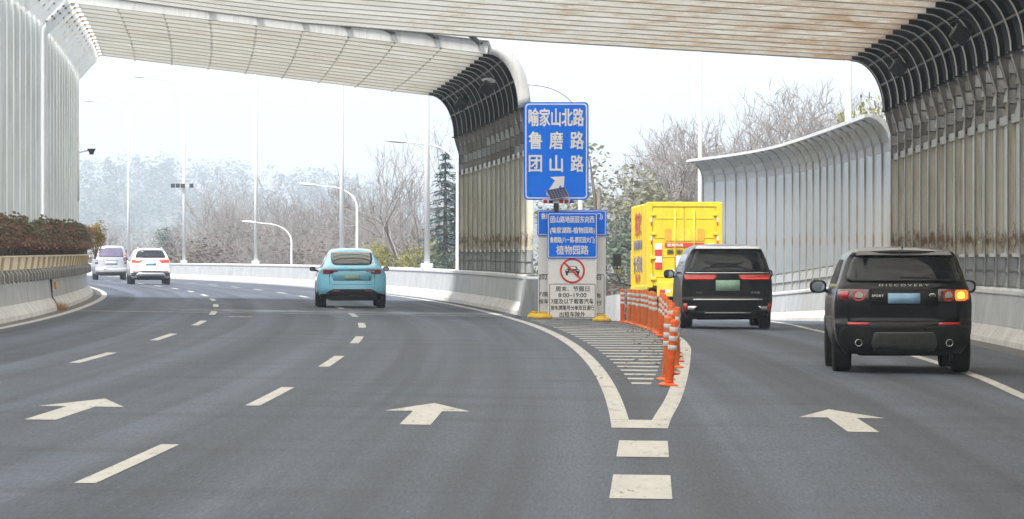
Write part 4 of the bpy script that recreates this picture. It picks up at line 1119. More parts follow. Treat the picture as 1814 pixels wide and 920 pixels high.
c.wheels(.36, .25, .82, .92, 2.74, 'rim'); c.mirrors(.95, 3.05, 1.17, w_=.24, h_=.19); underbody(c, .62, .24, .4, 4.0)
X_, Y_ = 5.37, 60.9; c.place(X_, Y_, zr(X_, Y_), R(-1.9))

# --- black people carrier
c = Car('black_minivan', 'glossy black people carrier with thin red tail lamps beside the orange posts', 'minivan',
    [(.24,.86),(.4,.96),(.7,.99),(1.0,.985),(1.2,.95),(1.45,.88),(1.65,.80),(1.74,.74),(1.79,.66)],
    [(.24,.12),(.38,.03),(.6,.0),(.66,.01),(.69,.07),(.95,.07),(1.2,.08),(1.25,.1),(1.65,.24),(1.72,.18),(1.8,.22)],
    [(.24,5.15),(.7,5.3),(1.0,5.15),(1.8,4.6)], [(0,1.75),(.05,1.79),(.3,1.81),(.6,1.77),(.72,1.62),(.86,1.12),(1,.85)], 5.3, 'paint_dark', zb=.24)
c.patch('rear_window', [(1.235,-.80,.80),(1.3,-.81,.81),(1.5,-.745,.745),(1.66,-.68,.68),(1.69,-.66,.66)], 'glass_dark', .02, 16, nr=12)
mb = MB(); mb.loft([[(-.7,.1,1.74),(.7,.1,1.74),(.66,.22,1.79),(-.66,.22,1.79)],[(-.68,.5,1.7),(.68,.5,1.7),(.64,.6,1.8),(-.64,.6,1.8)]], 0, True); sp = mb.build('roof_spoiler', 'paint_silver', c.root)
c.patch('chrome_strip', [(1.205,-.9,.9),(1.228,-.9,.9)], 'chrome', .018, 20)
for sd in (-1, 1):
    lo, hi = sorted((sd*.24, sd*.93)); l_ = c.patch('tail_lamp', [(1.065,lo+(0 if sd<0 else .1),hi-(0 if sd>0 else .1)),(1.1,lo,hi),(1.18,lo,hi)], 'lamp_red', .014, 12)
    lo, hi = sorted((sd*.3, sd*.9)); c.patch('lamp_strip', [(1.085,lo,hi),(1.11,lo,hi)], 'lamp_red_lit', .018, 12, parent=l_)
    lo, hi = sorted((sd*.87, sd*.95)); c.patch('bumper_reflector', [(.38,lo,hi),(.56,lo,hi)], 'lamp_red', .012, 4)
    lo, hi = sorted((sd*.72, sd*.86)); c.patch('bumper_blade', [(.41,lo,hi),(.43,lo,hi),(.5,lo-(.06 if sd > 0 else 0),hi+(.06 if sd<0 else 0)-.0)], 'chrome', .01, 4)
c.patch('chrome_strip', [(.625,-.75,.75),(.655,-.75,.75)], 'chrome', .018, 16)
c.patch('bumper_cladding', [(.24,-.8,.8),(.34,-.88,.88),(.4,-.8,.8)], 'plastic_black', .012, 14)
c.patch('bumper_trim', [(.345,-.5,.5),(.36,-.5,.5)], 'chrome', .016, 10)
c.plate(.83, 1.06, 'plate_green', 0, .26)
c.text('岚图', .13, .05, -.62, .79); c.text('梦想家', .2, .05, .6, .79)
c.patch('wiper', [(1.27,-.1,.35),(1.295,-.12,.3)], 'plastic_black', .02, 6)
for x in (-.8,.8): c.patch('panel_gap', [(.68,x-.004,x+.004),(1.2,x-.004,x+.004)], 'under_dark', .002, 1)
c.sides('side_window', [(1.18,.5,4.0),(1.4,.6,3.7),(1.62,.75,3.2)], 'glass_dark')
c.sides('door_strip', [(1.145,.4,4.1),(1.17,.4,4.1)], 'chrome', .01)
c.wheels(.36, .245, .85, 1.02, 3.0, 'rim'); c.mirrors(.98, 3.75, 1.17, w_=.24, h_=.2); underbody(c, .66, .2, .36, 4.8)
X_, Y_ = 4.66, 96.0; c.place(X_, Y_, zr(X_, Y_), R(.6))

# --- sky-blue crossover
c = Car('blue_crossover', 'sky-blue rounded crossover straddling the dashed lane line', 'car',
    [(.22,.82),(.36,.92),(.6,.955),(.85,.96),(1.02,.90),(1.15,.80),(1.3,.73),(1.45,.66),(1.55,.60),(1.6,.54)],
    [(.22,.2),(.34,.06),(.5,.0),(.7,.03),(.95,.09),(1.08,.02),(1.13,.06),(1.22,.22),(1.4,.62),(1.54,1.05),(1.6,1.3)],
    [(.22,4.6),(.6,4.75),(.85,4.6),(1.6,3.6)], [(0,1.555),(.12,1.61),(.3,1.62),(.5,1.56),(.7,1.15),(.82,.98),(1,.75)], 4.75, 'paint_sky', zb=.24, cb=.3, n=3.2)
c.patch('rear_window', [(1.2,-.44,.44),(1.225,-.53,.53),(1.36,-.575,.575),(1.5,-.565,.565),(1.535,-.54,.54)], 'glass_dark', .045, 16, nr=12)
for sd in (-1, 1):
    lo, hi = sorted((sd*.38, sd*.80))
    l_ = c.patch('tail_lamp', [(.935,lo+(.26 if sd>0 else 0),hi-(.26 if sd<0 else 0)),(.97,lo+(.02 if sd>0 else 0),hi-(.02 if sd<0 else 0)),(1.03,lo,hi),(1.06,lo+(.1 if sd>0 else 0),hi-(.1 if sd<0 else 0))], 'lamp_red', .01, 12)
    lo, hi = sorted((sd*.42, sd*.62)); c.patch('lamp_strip', [(.975,lo,hi),(1.03,lo,hi)], 'lamp_clear' if sd > 0 else 'lamp_smoke', .014, 6, parent=l_)
    lo, hi = sorted((sd*.4, sd*.6)); 
c.patch('bumper_cladding', [(.24,-.84,.84),(.33,-.9,.9),(.37,-.9,.9),(.42,-.7,.7),(.48,-.62,.62),(.52,-.52,.52)], 'plastic_black', .012, 18)
c.patch('diffuser', [(.22,-.66,.66),(.28,-.7,.7),(.32,-.6,.6),(.34,-.3,.3)], 'plastic_grey', .02, 12)
for sd in (-1, 1):
    lo, hi = sorted((sd*.34, sd*.54)); c.patch('bumper_reflector', [(.455,lo,hi),(.485,lo,hi)], 'lamp_red', .018, 6)
c.patch('plate_recess', [(.75,-.52,.52),(.9,-.56,.56),(1.02,-.48,.48)], 'paint_sky', .004, 10)
c.plate(.78, .92, 'plate_green')
c.patch('badge', [(1.07,-.04,.04),(1.08,-.05,.05)], 'chrome', .014, 4)
for x in (-.62,.62): c.patch('panel_gap', [(.66,x-.004,x+.004),(.98,x-.004,x+.004)], 'under_dark', .002, 1)
c.patch('panel_gap', [(.645,-.56,.56),(.653,-.56,.56)], 'under_dark', .002, 12)
c.sides('side_window', [(1.1,.85,3.4),(1.25,1.05,3.1),(1.45,1.5,2.7)], 'glass_dark')
c.wheels(.35, .25, .82, .92, 2.89, 'rim_dark'); c.mirrors(.95, 3.1, 1.06, 'plastic_black', .17, .125); underbody(c, .62, .2, .34, 4.2)
Y_ = 122.5; X_ = (624-907)*Y_/7882; c.place(X_, Y_, z_main(X_, Y_), R(3.6))

# --- white crossover far ahead
c = Car('white_suv', 'white car with a red lamp bar across its tailgate and blue plate', 'car',
    [(.26,.82),(.42,.92),(.7,.955),(1.0,.95),(1.15,.90),(1.3,.83),(1.5,.74),(1.62,.66),(1.68,.58)],
    [(.26,.14),(.42,.03),(.6,.0),(.75,.05),(1.0,.08),(1.18,.12),(1.3,.2),(1.6,.5),(1.64,.42),(1.68,.5)],
    [(.26,4.5),(.7,4.65),(1.0,4.5),(1.7,4.0)], [(0,1.63),(.06,1.67),(.3,1.69),(.55,1.64),(.72,1.15),(.85,1.02),(1,.8)], 4.65, 'paint_white', zb=.28)
c.patch('rear_window', [(1.26,-.66,.66),(1.3,-.7,.7),(1.45,-.66,.66),(1.56,-.58,.58),(1.58,-.52,.52)], 'glass_dark', .02, 14, nr=12)
c.patch('lamp_bar', [(1.145,-.5,.5),(1.175,-.5,.5)], 'lamp_red', .012, 14)
for sd in (-1, 1):
    lo, hi = sorted((sd*.42, sd*.88)); c.patch('tail_lamp', [(1.03,lo+(.08 if sd>0 else 0),hi-(.08 if sd<0 else 0)),(1.1,lo,hi),(1.19,lo,hi)], 'lamp_red_lit', .014, 10)
    lo, hi = sorted((sd*.55, sd*.82)); c.patch('bumper_reflector', [(.60,lo,hi),(.645,lo,hi)], 'lamp_red', .016, 6)
c.patch('bumper_cladding', [(.28,-.8,.8),(.42,-.9,.9),(.56,-.9,.9),(.64,-.6,.6),(.66,-.4,.4)], 'plastic_grey', .012, 14)
c.patch('bumper_garnish', [(.42,-.72,.72),(.5,-.66,.66),(.56,-.6,.6)], 'paint_silver', .018, 12)
c.patch('lower_panel', [(.32,-.5,.5),(.42,-.56,.56)], 'plastic_black', .02, 8)
c.plate(.92, 1.06, 'plate_blue', 0, .24)
for sd in (-1, 1):
    mb = MB(); mb.tube([(sd*.56,.8,1.66),(sd*.57,1.0,1.73),(sd*.57,2.4,1.74),(sd*.56,2.7,1.68)], .022, 6); mb.build('roof_rail', 'paint_silver', c.root)
c.sides('side_window', [(1.15,.6,3.3),(1.35,.75,3.0),(1.52,1.0,2.6)], 'glass_dark')
c.wheels(.36, .24, .82, .92, 2.72, 'rim_dark'); c.mirrors(.95, 3.05, 1.2, 'plastic_black'); underbody(c, .6, .22, .38, 4.0)
Y_ = 208; X_ = (267-907)*Y_/7882; c.place(X_, Y_, z_main(X_, Y_), R(7.4))

# --- silver van far ahead
c = Car('silver_van', 'silver-grey boxy van with upright lamps, partly behind the hedge end', 'van',
    [(.28,.84),(.45,.90),(.8,.92),(1.15,.91),(1.4,.87),(1.7,.80),(1.85,.74),(1.92,.66)],
    [(.28,.08),(.45,.0),(.62,.0),(.7,.05),(1.2,.08),(1.3,.1),(1.75,.2),(1.88,.24),(1.92,.28)],
    [(.28,4.9),(.8,5.0),(1.1,4.8),(1.9,3.9)], [(0,1.87),(.05,1.91),(.3,1.93),(.62,1.9),(.75,1.6),(.86,1.15),(1,.9)], 5.0, 'paint_silver', zb=.3)
c.patch('rear_window', [(1.32,-.68,.68),(1.36,-.71,.71),(1.6,-.67,.67),(1.8,-.62,.62),(1.83,-.58,.58)], 'glass_violet', .014, 12, nr=10)
for sd in (-1, 1):
    lo, hi = sorted((sd*.74, sd*.90)); l_ = c.patch('tail_lamp', [(.92,lo,hi),(1.42,lo+(.02 if sd>0 else 0),hi-(.02 if sd<0 else 0))], 'lamp_red', .012, 4)
    c.patch('indicator', [(1.1,lo+.02,hi-.02),(1.24,lo+.02,hi-.02)], 'lamp_clear', .016, 4, parent=l_)
c.patch('chrome_strip', [(1.09,-.45,.4),(1.12,-.45,.4)], 'chrome', .014, 8)
c.patch('plate_recess', [(.86,-.36,.36),(1.06,-.36,.36)], 'paint_silver', .004, 6)
c.patch('sticker', [(.6,-.42,-.28),(.76,-.42,-.28)], 'sign_white', .012, 3)
c.patch('bumper_cladding', [(.3,-.82,.82),(.42,-.88,.88),(.5,-.86,.86)], 'plastic_grey', .01, 12)
c.patch('panel_gap', [(.70,-.84,.84),(.715,-.84,.84)], 'under_dark', .002, 12)
c.sides('side_window', [(1.22,.4,3.6),(1.45,.5,3.4),(1.72,.6,3.1)], 'glass_dark')
c.wheels(.34, .21, .79, .95, 2.9, 'rim_dark'); c.mirrors(.93, 3.55, 1.3, 'paint_silver'); underbody(c, .6, .24, .42, 4.4)
Y_ = 252; X_ = (197-907)*Y_/7882; c.place(X_, Y_, z_main(X_, Y_), R(7.8))

# ------------------------------------------------------------------ yellow removal truck
tk = empty('box_truck'); tag(tk, 'yellow box truck of a removal firm ahead on the exit ramp', 'truck')
HW, ZB, ZT, LEN = 1.16, 1.02, 3.62, 4.3
def tb(name, m_, *b, bev=.012, parent=None):
    mb = MB(); mb.bbox(*b, bev); return mb.build(name, m_, parent or tk)
box_ = tb('cargo_box', 'truck_yellow', -HW, HW, .04, LEN, ZB, ZT, bev=.03)
for y in frange(.5, LEN-.35, .62): 
    for sd in (-1, 1): tb('side_batten', 'truck_yellow', *sorted((sd*HW, sd*(HW+.025))), y, y+.06, ZB+.02, ZT-.05, bev=.006, parent=box_)
for sd in (-1, 1):
    tb('corner_post', 'truck_yellow', *sorted((sd*(HW-.16), sd*(HW+.03))), -.03, .05, ZB-.04, ZT+.02)
    tb('bottom_rail', 'truck_yellow_worn', *sorted((sd*(HW-.05), sd*(HW+.035))), .0, LEN, ZB-.1, ZB+.04)
tb('roof_rail', 'truck_yellow', -HW, HW, -.02, .05, ZT-.12, ZT+.03)
for sd in (-1, 1):
    d_ = tb('rear_door', 'truck_yellow', *sorted((sd*.006, sd*(HW-.165))), .0, .05, ZB+.02, ZT-.125)
    for z in (ZB+.28, ZB+.9, ZB+1.5, ZB+2.1): tb('door_rib', 'truck_yellow', *sorted((sd*.06, sd*(HW-.2))), -.012, .001, z, z+.05, bev=.005, parent=d_)
    for z in (ZB+.2, ZB+.85, ZB+1.6, ZB+2.2): tb('hinge', 'truck_yellow_worn', *sorted((sd*(HW-.26), sd*(HW-.1))), -.045, -.01, z, z+.09, bev=.008, parent=d_)
    mb = MB(); mb.tube([(sd*.3,-.035,ZB+.05),(sd*.3,-.035,ZT-.2)], .018, 6); mb.build('lock_rod', 'truck_yellow_worn', d_)
    x = sd*(HW-.12)
    for k in range(4):
        z = ZB+.15+k*.58; tb('reflector_tape', 'print_red', x-.025, x+.025, -.036, -.03, z, z+.12, bev=.001); tb('reflector_tape', 'reflective', x-.025, x+.025, -.036, -.03, z+.125, z+.24, bev=.001)
    x = sd*(HW-.34)
    for k in range(4): tb('hazard_stripe', 'print_red' if k % 2 == 0 else 'reflective', x-.11, x+.11, -.022, -.014, ZB+.55+k*.2, ZB+.74+k*.2, bev=.001)
tb('tail_lift', 'truck_yellow_worn', -HW+.28, HW-.28, -.14, -.05, ZB-.32, ZB+.14)
for sd in (-1, 1): tb('lift_arm', 'truck_yellow', *sorted((sd*.72, sd*.8)), -.12, .3, ZB-.5, ZB-.1)
for k, x in enumerate((-.8,-.35,.1,.55)): 
    tb('reflector_tape', 'print_red', x, x+.17, -.146, -.1405, ZB-.2, ZB-.1, bev=.001); tb('reflector_tape', 'reflective', x+.175, x+.34, -.146, -.1405, ZB-.2, ZB-.1, bev=.001)
tb('notice_strip', 'sign_white', -.6, .35, -.018, -.0125, ZB+.33, ZB+.52, bev=.001); text('湖北省武汉市道路运输', .85, .1, (-.125,-.02,ZB+.425), tk, 'black_print', .01)
tb('notice_plate', 'sign_white', -.28, .3, -.018, -.0125, ZB+.6, ZB+.95, bev=.001)
text('搬 家  起 重', 1.15, .16, (.02,-.02,ZB+1.08), tk, 'black_print', .02)
tb('red_band', 'print_red', -.62, .62, -.018, -.0125, ZB+1.22, ZB+1.36, bev=.001); text('服务热线', .5, .09, (-.3,-.02,ZB+1.29), tk, 'sign_white', .012)
for k in range(6): tb('firm_name', 'print_orange' if k in (0,5) else 'truck_yellow_worn', -.62+k*.208, -.62+k*.208+.2, -.018, -.0125, ZB+1.42, ZB+1.8, bev=.001)
for s_, z, ww, hh, m_ in (('搬家', 2.0, 1.6, .75, 'print_red'), ('居民搬家', 1.35, 2.2, .3, 'print_blue'), ('长短途', .75, 2.4, .5, 'print_blue'), ('服务', .3, 1.4, .25, 'print_red')):
    o = text(s_, ww, hh, (-HW-.03, 2.3, ZB+z), tk, m_, .02, rot=(0,0,R(-90)))
tb('chassis', 'under_dark', -.42, .42, .15, 5.9, .62, .92); tb('rear_bumper', 'under_dark', -.95, .95, .1, .2, .42, .6)
for sd in (-1, 1): 
    lp = tb('tail_lamp', 'lamp_red', *sorted((sd*.6, sd*.9)), .04, .12, .62, .76, bev=.01)
    tb('mudguard', 'under_dark', *sorted((sd*.62, sd*1.08)), .6, .64, .3, .95)
tb('number_plate', 'plate_green', -.02, .3, .06, .09, .5, .7, bev=.003)
cabm = MB(); cabm.loft([[(-1.0,LEN+.15,.55),(1.0,LEN+.15,.55),(1.0,LEN+.15,2.3),(-1.0,LEN+.15,2.3)],[(-1.0,LEN+1.5,.5),(1.0,LEN+1.5,.5),(1.0,LEN+1.45,1.5),(-1.0,LEN+1.45,1.5)]], 0, False)
cabm = MB(); cabm.bbox(-1.0,1.0,LEN+.12,LEN+1.65,.5,2.35,.1); cabm.build('cab', 'truck_yellow', tk)
wp_ = None
for y in (1.25, 4.95):
    for x in ((-.98,-.68,.68,.98) if y < 2 else (-.88,.88)):
        o = wheel_proto(.39, .23, 'rim') if wp_ is None else copy_tree(wp_); wp_ = wp_ or o
        o.parent = tk; o.location = (x, y, .39)
for sd in (-1,):
    mb = MB(); mb.tube([(sd*1.0,LEN+1.4,2.3),(sd*1.3,LEN+1.35,2.42),(sd*1.46,LEN+1.3,2.2),(sd*1.48,LEN+1.3,1.5),(sd*1.35,LEN+1.35,1.2),(sd*1.0,LEN+1.4,1.1)], .022, 6); ma = mb.build('mirror_arm', 'plastic_black', tk)
    tb('wing_mirror', 'plastic_black', sd*1.48-.14, sd*1.48+.14, LEN+1.22, LEN+1.32, 1.75, 2.15, bev=.03); tb('wing_mirror', 'mirror', sd*1.46-.1, sd*1.46+.1, LEN+1.24, LEN+1.32, 1.45, 1.68, bev=.04)
TY = 138.5; TX = (1213-907)*TY/7882
tk.location = (TX, TY, z_ramp(TX, TY)); tk.rotation_euler = (R(-1.2), 0, R(5.2))
# ------------------------------------------------------------------ planters and hedge on the inner barrier
random.seed(11)
def leaf_cloud(mb, n, size, pick, up=.3, squash=1.0):
    for _ in range(n):
        p = pick(); a = random.uniform(0, 6.283); t = random.uniform(-1, 1)
        u = Vector((math.cos(a), math.sin(a), random.uniform(-.6, .6))).normalized()
        w_ = u.cross(Vector((random.uniform(-1,1), random.uniform(-1,1), up+random.uniform(-.5,1)))).normalized()
        s_ = size*random.uniform(.6, 1.3)
        a_, b_ = u*s_, w_*s_*.55
        P = Vector(p)
        mb.add([P-a_, P-b_*1.0, P+a_, P+b_*1.0], [(0,1,2,3)])
planter_me = None
def planter_proto():
    root = empty('planter_box'); x0, x1, L = -.12, .1, 2.3
    mb = MB(); mb.loft([[(x0+.03,.02,0),(x1-.04,.02,0),(x1-.04,L-.02,0),(x0+.03,L-.02,0)],[(x0,0,.3),(x1,0,.3),(x1,L,.3),(x0,L,.3)],[(x0,0,.31),(x1+.025,0,.31),(x1+.025,L,.31),(x0,L,.31)],[(x0,0,.34),(x1+.025,0,.34),(x1+.025,L,.34),(x0,L,.34)]], 0, True)
    mb.build('box', 'planter', root)
    mb = MB(); mb.box(x0+.02,x1-.02,.03,L-.03,.341,.345); mb.build('earth', 'soil', root)
    mb = MB(); mb.loft([[(x1-.05,0,.02),(x1-.0,0,.02),(x1-.0,.12,.02),(x1-.05,.12,.02)],[(x1-.02,0,.305),(x1+.045,0,.305),(x1+.045,.12,.305),(x1-.02,.12,.305)]], 0, True); me = mb.mesh('rib', 'planter_rib')
    mb = MB(); mb.loft([[(x1-.06,0,.04),(x1+.0,0,.04),(x1+.0,.3,.04),(x1-.06,.3,.04)],[(x1-.06,0,-.06),(x1+.07,0,-.06),(x1+.07,.3,-.06),(x1-.06,.3,-.06)],[(x1-.0,.03,-.2),(x1+.075,.03,-.2),(x1+.075,.27,-.2),(x1-.0,.27,-.2)],[(x1+.03,.08,-.24),(x1+.07,.08,-.24),(x1+.07,.22,-.24),(x1+.03,.22,-.24)]], 0, True); mh = mb.mesh('hook', 'louver_mid')
    for y in (.0, L-.12): o = link('rib', me, root); o.location = (0, y, 0)
    for y in (.1, L/2+.05): o = link('hook', mh, root); o.location = (.05, y, 0)
    return root
def shrub_proto(seed):
    random.seed(seed); root = empty('hedge_shrub')
    mb = MB(); lumps = [(random.uniform(-.08,.12), random.uniform(.05,.95), random.uniform(.3,.62), random.uniform(.14,.24)) for _ in range(13)]
    def pick():
        x, y, z, r_ = random.choice(lumps); v = Vector((random.gauss(0,1), random.gauss(0,1), random.gauss(0,1))).normalized()*r_*random.uniform(.6,1.05)
        return (x+v.x*.9, y+v.y, max(.06, z+v.z))
    leaf_cloud(mb, 800, .05, pick); mb.build('foliage', 'hedge_leaf', root)
    mb = MB()
    for x, y, z, r_ in lumps[:8]: mb.tube([(random.uniform(-.05,.05), y+random.uniform(-.05,.05), 0), (x*.6, y, z*.6), (x, y, z)], [.014,.01,.006], 4)
    mb.build('stems', 'bark', root)
    return root
pl0 = planter_proto(); sh0 = [shrub_proto(40+k) for k in range(4)]
pu = False; su = [False]*4
for Y in frange(61, 149, 2.36)[:-1]:
    x = LB(Y)-.25; z = z_main(LB(Y), Y)+1.025
    o = copy_tree(pl0) if pu else pl0; pu = True
    o.location = (x, Y, z); o.rotation_euler = (0,0,math.atan(-slope(Y+1.1)))
    tag(o, 'tan planter box hooked over the barrier beneath the dark hedge', 'planter', 'planter boxes along the inner barrier')
for i, Y in enumerate(frange(61, 149, 1.0)):
    x = LB(Y)-.25; z = z_main(LB(Y), Y)+1.025; rz = math.atan(-slope(Y))
    k = random.randrange(4); o = copy_tree(sh0[k]) if su[k] else sh0[k]; su[k] = True
    o.location = (x, Y+random.uniform(-.05,.05), z+.345); o.rotation_euler = (0,0,rz); s_ = random.uniform(.8,1.2); o.scale = (1.15, 1, s_)
    tag(o, 'dark red-green leafy shrub forming the hedge in the barrier planters', 'shrub', 'hedge shrubs along the inner barrier')
for k in range(4):
    if not su[k]:
        for ch in list(sh0[k].children): bpy.data.objects.remove(ch)
        bpy.data.objects.remove(sh0[k])
def round_bush(x, y, z, rx, rz_, m_, label, cat='bush', n=1800, leaf=.06, group=None, seed=1):
    random.seed(seed); root = empty('round_bush', (x, y, z)); tag(root, label, cat, group)
    lumps = []
    for _ in range(26):
        v = Vector((random.gauss(0,1), random.gauss(0,1), random.gauss(0,1))).normalized()*random.uniform(.3,.8)
        lumps.append((v.x*rx, v.y*rx, rz_+v.z*rz_, random.uniform(.22,.42)*rx))
    mb = MB()
    def pick():
        a, b, c_, r_ = random.choice(lumps); v = Vector((random.gauss(0,1), random.gauss(0,1), random.gauss(0,1))).normalized()*r_*random.uniform(.5,1.05)
        return (a+v.x, b+v.y, max(.03, c_+v.z*rz_/rx*.8))
    leaf_cloud(mb, n, leaf, pick); mb.build('foliage', m_, root)
    mb = MB()
    for a, b, c_, r_ in lumps[:9]: mb.tube([(0,0,0),(a*.4,b*.4,c_*.5),(a,b,c_)], [.05*rx,.03*rx,.015*rx], 4)
    mb.build('stems', 'bark', root); return root
Y = 156; x = LB(Y)-.25; round_bush((169-907)*Y/7882, Y, z_main(x,Y)+1.2, .43, .8, 'bush_ochre', 'rounded ochre bush at the far end of the dark hedge', n=2600, leaf=.035, seed=5)

# ------------------------------------------------------------------ trees
def branchy(seed, h, spread=.5, depth=6, first=.28, lean=0):
    rnd = random.Random(seed); trunk, twigs = MB(), MB()
    def grow(p, d, length, rad, lev):
        n = 3 if lev < 2 else 2; pts = [p]; rr = [rad]
        q = p.copy(); dd = d.copy()
        for k in range(n):
            dd = (dd + Vector((rnd.gauss(0,.13), rnd.gauss(0,.13), rnd.gauss(.03,.08)))).normalized()
            q = q + dd*length/n; pts.append(q.copy()); rr.append(rad*(1-.42*(k+1)/n))
        (trunk if lev < 2 else twigs).tube(pts, rr, 6 if lev < 1 else (5 if lev < 2 else 3), cap=False)
        if lev >= depth: return
        kids = 3 if lev < 4 else (3 if rnd.random() < .45 else 2)
        for c_ in range(kids):
            a = rnd.uniform(0, 6.283); tilt = rnd.uniform(.25, .25+spread)*(1.15 if lev else 1)
            e1 = dd.orthogonal().normalized(); e2 = dd.cross(e1)
            nd = (dd*math.cos(tilt) + (e1*math.cos(a)+e2*math.sin(a))*math.sin(tilt)); nd.z += .12; nd.normalize()
            t = rnd.uniform(.45, 1.0) if c_ else 1.0
            base = pts[0].lerp(pts[-1], t) if t < 1 else pts[-1]
            if 0 < t < 1: 
                f = t*n; i_ = min(n-1, int(f)); base = pts[i_].lerp(pts[i_+1], f-i_)
            grow(base, nd, length*rnd.uniform(.62,.82), max(rad*.58, .007), lev+1)
    grow(Vector((0,0,0)), Vector((lean,0,1)).normalized(), h*first, h*.017, 0)
    return trunk, twigs
BARE = []
for k, (sd, sp, fi) in enumerate(((3,.5,.27),(8,.62,.24),(15,.45,.3),(23,.7,.22),(31,.55,.25))):
    t, w_ = branchy(sd, 10, sp, 7, fi); hh_ = max(v[2] for v in w_.v)
    for mb_ in (t, w_): mb_.v = [(x*8.6/hh_, y*8.6/hh_, z*9.6/hh_) for x, y, z in mb_.v]
    BARE.append((t.mesh('trunk', 'bark' if k % 2 else 'bark_pale'), w_.mesh('crown', 'twig')))
def evergreen(seed, rx, h, n, leaf, m_, low=.12):
    rnd = random.Random(seed); random.seed(seed); lumps = []
    for _ in range(34):
        z = rnd.uniform(low, .92); wid = math.sin(min(1, (z-low+.12)/.5)*1.57)*math.sqrt(max(0, 1-(max(0,z-.5)/.5)**2)*.85+.1)
        a = rnd.uniform(0,6.283); q = math.sqrt(rnd.random())*wid*.78
        lumps.append((q*rx*math.cos(a), q*rx*math.sin(a), z*h, rnd.uniform(.16,.32)*rx))
    mb = MB()
    def pick():
        x, y, z, r_ = rnd.choice(lumps); v = Vector((rnd.gauss(0,1), rnd.gauss(0,1), rnd.gauss(0,1))).normalized()*r_*rnd.uniform(.55,1.08)
        return (x+v.x, y+v.y, z+v.z*.8)
    leaf_cloud(mb, n, leaf, pick)
    tr = MB(); tr.tube([(0,0,0),(.1,0,h*.3),(0,.1,h*.8)], [h*.022,h*.016,h*.006], 6)
    for x, y, z, r_ in lumps[:12]: tr.tube([(.05,0,z*.6),(x*.5,y*.5,z*.85),(x,y,z)], [h*.009,h*.006,h*.003], 4)
    return tr.mesh('trunk', 'bark'), mb.mesh('crown', m_)
EV = {'olive': evergreen(1,3,8,3800,.09,'leaf_olive'), 'yellow': evergreen(2,3,6,5200,.085,'leaf_yellow',.05), 'dark': evergreen(3,3,8,4600,.09,'leaf_dark',.05), 'brush': evergreen(4,3,6,2600,.09,'leaf_brush',.05)}
def conifer(seed, h, rb):
    rnd = random.Random(seed); random.seed(seed); mb = MB(); tr = MB()
    tr.tube([(0,0,0),(0,0,h*.5),(0,0,h)], [h*.02,h*.012,.02], 6)
    z = h*.06
    while z < h*.98:
        L = rb*(1-z/h)**.85+.12; nb = 7
        for k in range(nb):
            a = 2*math.pi*(k+rnd.random())/nb; l_ = L*rnd.uniform(.75,1.1)
            tip = Vector((math.cos(a)*l_, math.sin(a)*l_, z-l_*.12+rnd.uniform(-.1,.1))); root_ = Vector((0,0,z+l_*.1))
            tr.tube([root_, tip], [.03,.008], 3, cap=False)
            for q in range(int(10+l_*16)):
                t = rnd.uniform(.15,1); p = root_.lerp(tip, t); sd = (1-t)*.22*l_+.1
                c_ = p+Vector((rnd.gauss(0,sd*.5), rnd.gauss(0,sd*.5), rnd.uniform(-.22,.05)))
                u = Vector((math.cos(a+rnd.uniform(-1,1)), math.sin(a+rnd.uniform(-1,1)), rnd.uniform(-.5,.1)))*rnd.uniform(.1,.2); w_ = Vector((rnd.uniform(-1,1),rnd.uniform(-1,1),rnd.uniform(-.3,.3)))*.06
                mb.add([c_-u, c_-w_, c_+u, c_+w_], [(0,1,2,3)])
        z += h*.034
    return tr.mesh('trunk','bark'), mb.mesh('crown','needle_blue')
CONI = conifer(9, 12, 2.9)
def tree(name, meshes, x, y, z, sc, rz, label, cat, group=None, sz=None):
    root = empty(name, (x, y, z), rz); root.scale = (sc, sc, sz or sc); tag(root, label, cat, group)
    link('trunk', meshes[0], root); link('crown', meshes[1], root); return root
def at(px_, Y): return (px_-907)*Y/7882
def top_scale(py, Y, h0, base=-6.4): return (EYE+(435-py)*Y/7882-base)/h0
random.seed(77)
tree('bare_tree', BARE[2], at(742,235), 235, -6.4, top_scale(172,235,9.6), 1.1, 'tall pale bare tree standing behind the tall lamp post right of the blue car', 'tree')
tree('conifer_tree', CONI, at(789,205), 205, -6.2, top_scale(272,205,12), .4, 'blue-green conifer beside the end of the far canopy', 'tree')
tree('conifer_tree', CONI, at(806,226), 226, -6.2, top_scale(330,226,12), 2.4, 'smaller blue-green conifer half behind the far canopy wall', 'tree')
# bare wood beyond the bend
G1 = 'bare trees beyond the outer barrier'
for px_, py, Y in ((395,292,400),(425,300,370),(452,312,390),(478,300,355),(505,318,380),(532,322,345),(560,330,360),(585,318,330),(612,338,350),(640,345,320),(665,328,300),(690,345,330),(712,335,285),(736,350,310),(765,340,270),(782,352,300),
        (410,340,330),(440,352,345),(470,362,320),(498,358,330),(545,366,310),(572,372,330),(602,374,300),(630,380,290),(655,388,280),(700,392,265),(725,388,270),(752,380,262),(300,395,400),(330,392,420),(362,380,410),(262,400,430),(225,398,440),(190,392,450),
        (420,395,300),(455,402,300),(490,398,290),(520,405,285),(560,408,280),(600,410,270),(645,412,262)):
    m_ = BARE[random.randrange(5)]; sc = top_scale(py, Y, 9.6)
    tree('bare_tree', m_, at(px_, Y), Y, -6.4, sc*1.0, random.random()*6.28, 'leafless greyish tree in the hazy wood beyond the bend', 'tree', G1)
G2 = 'leafless trees behind the exit ramp'
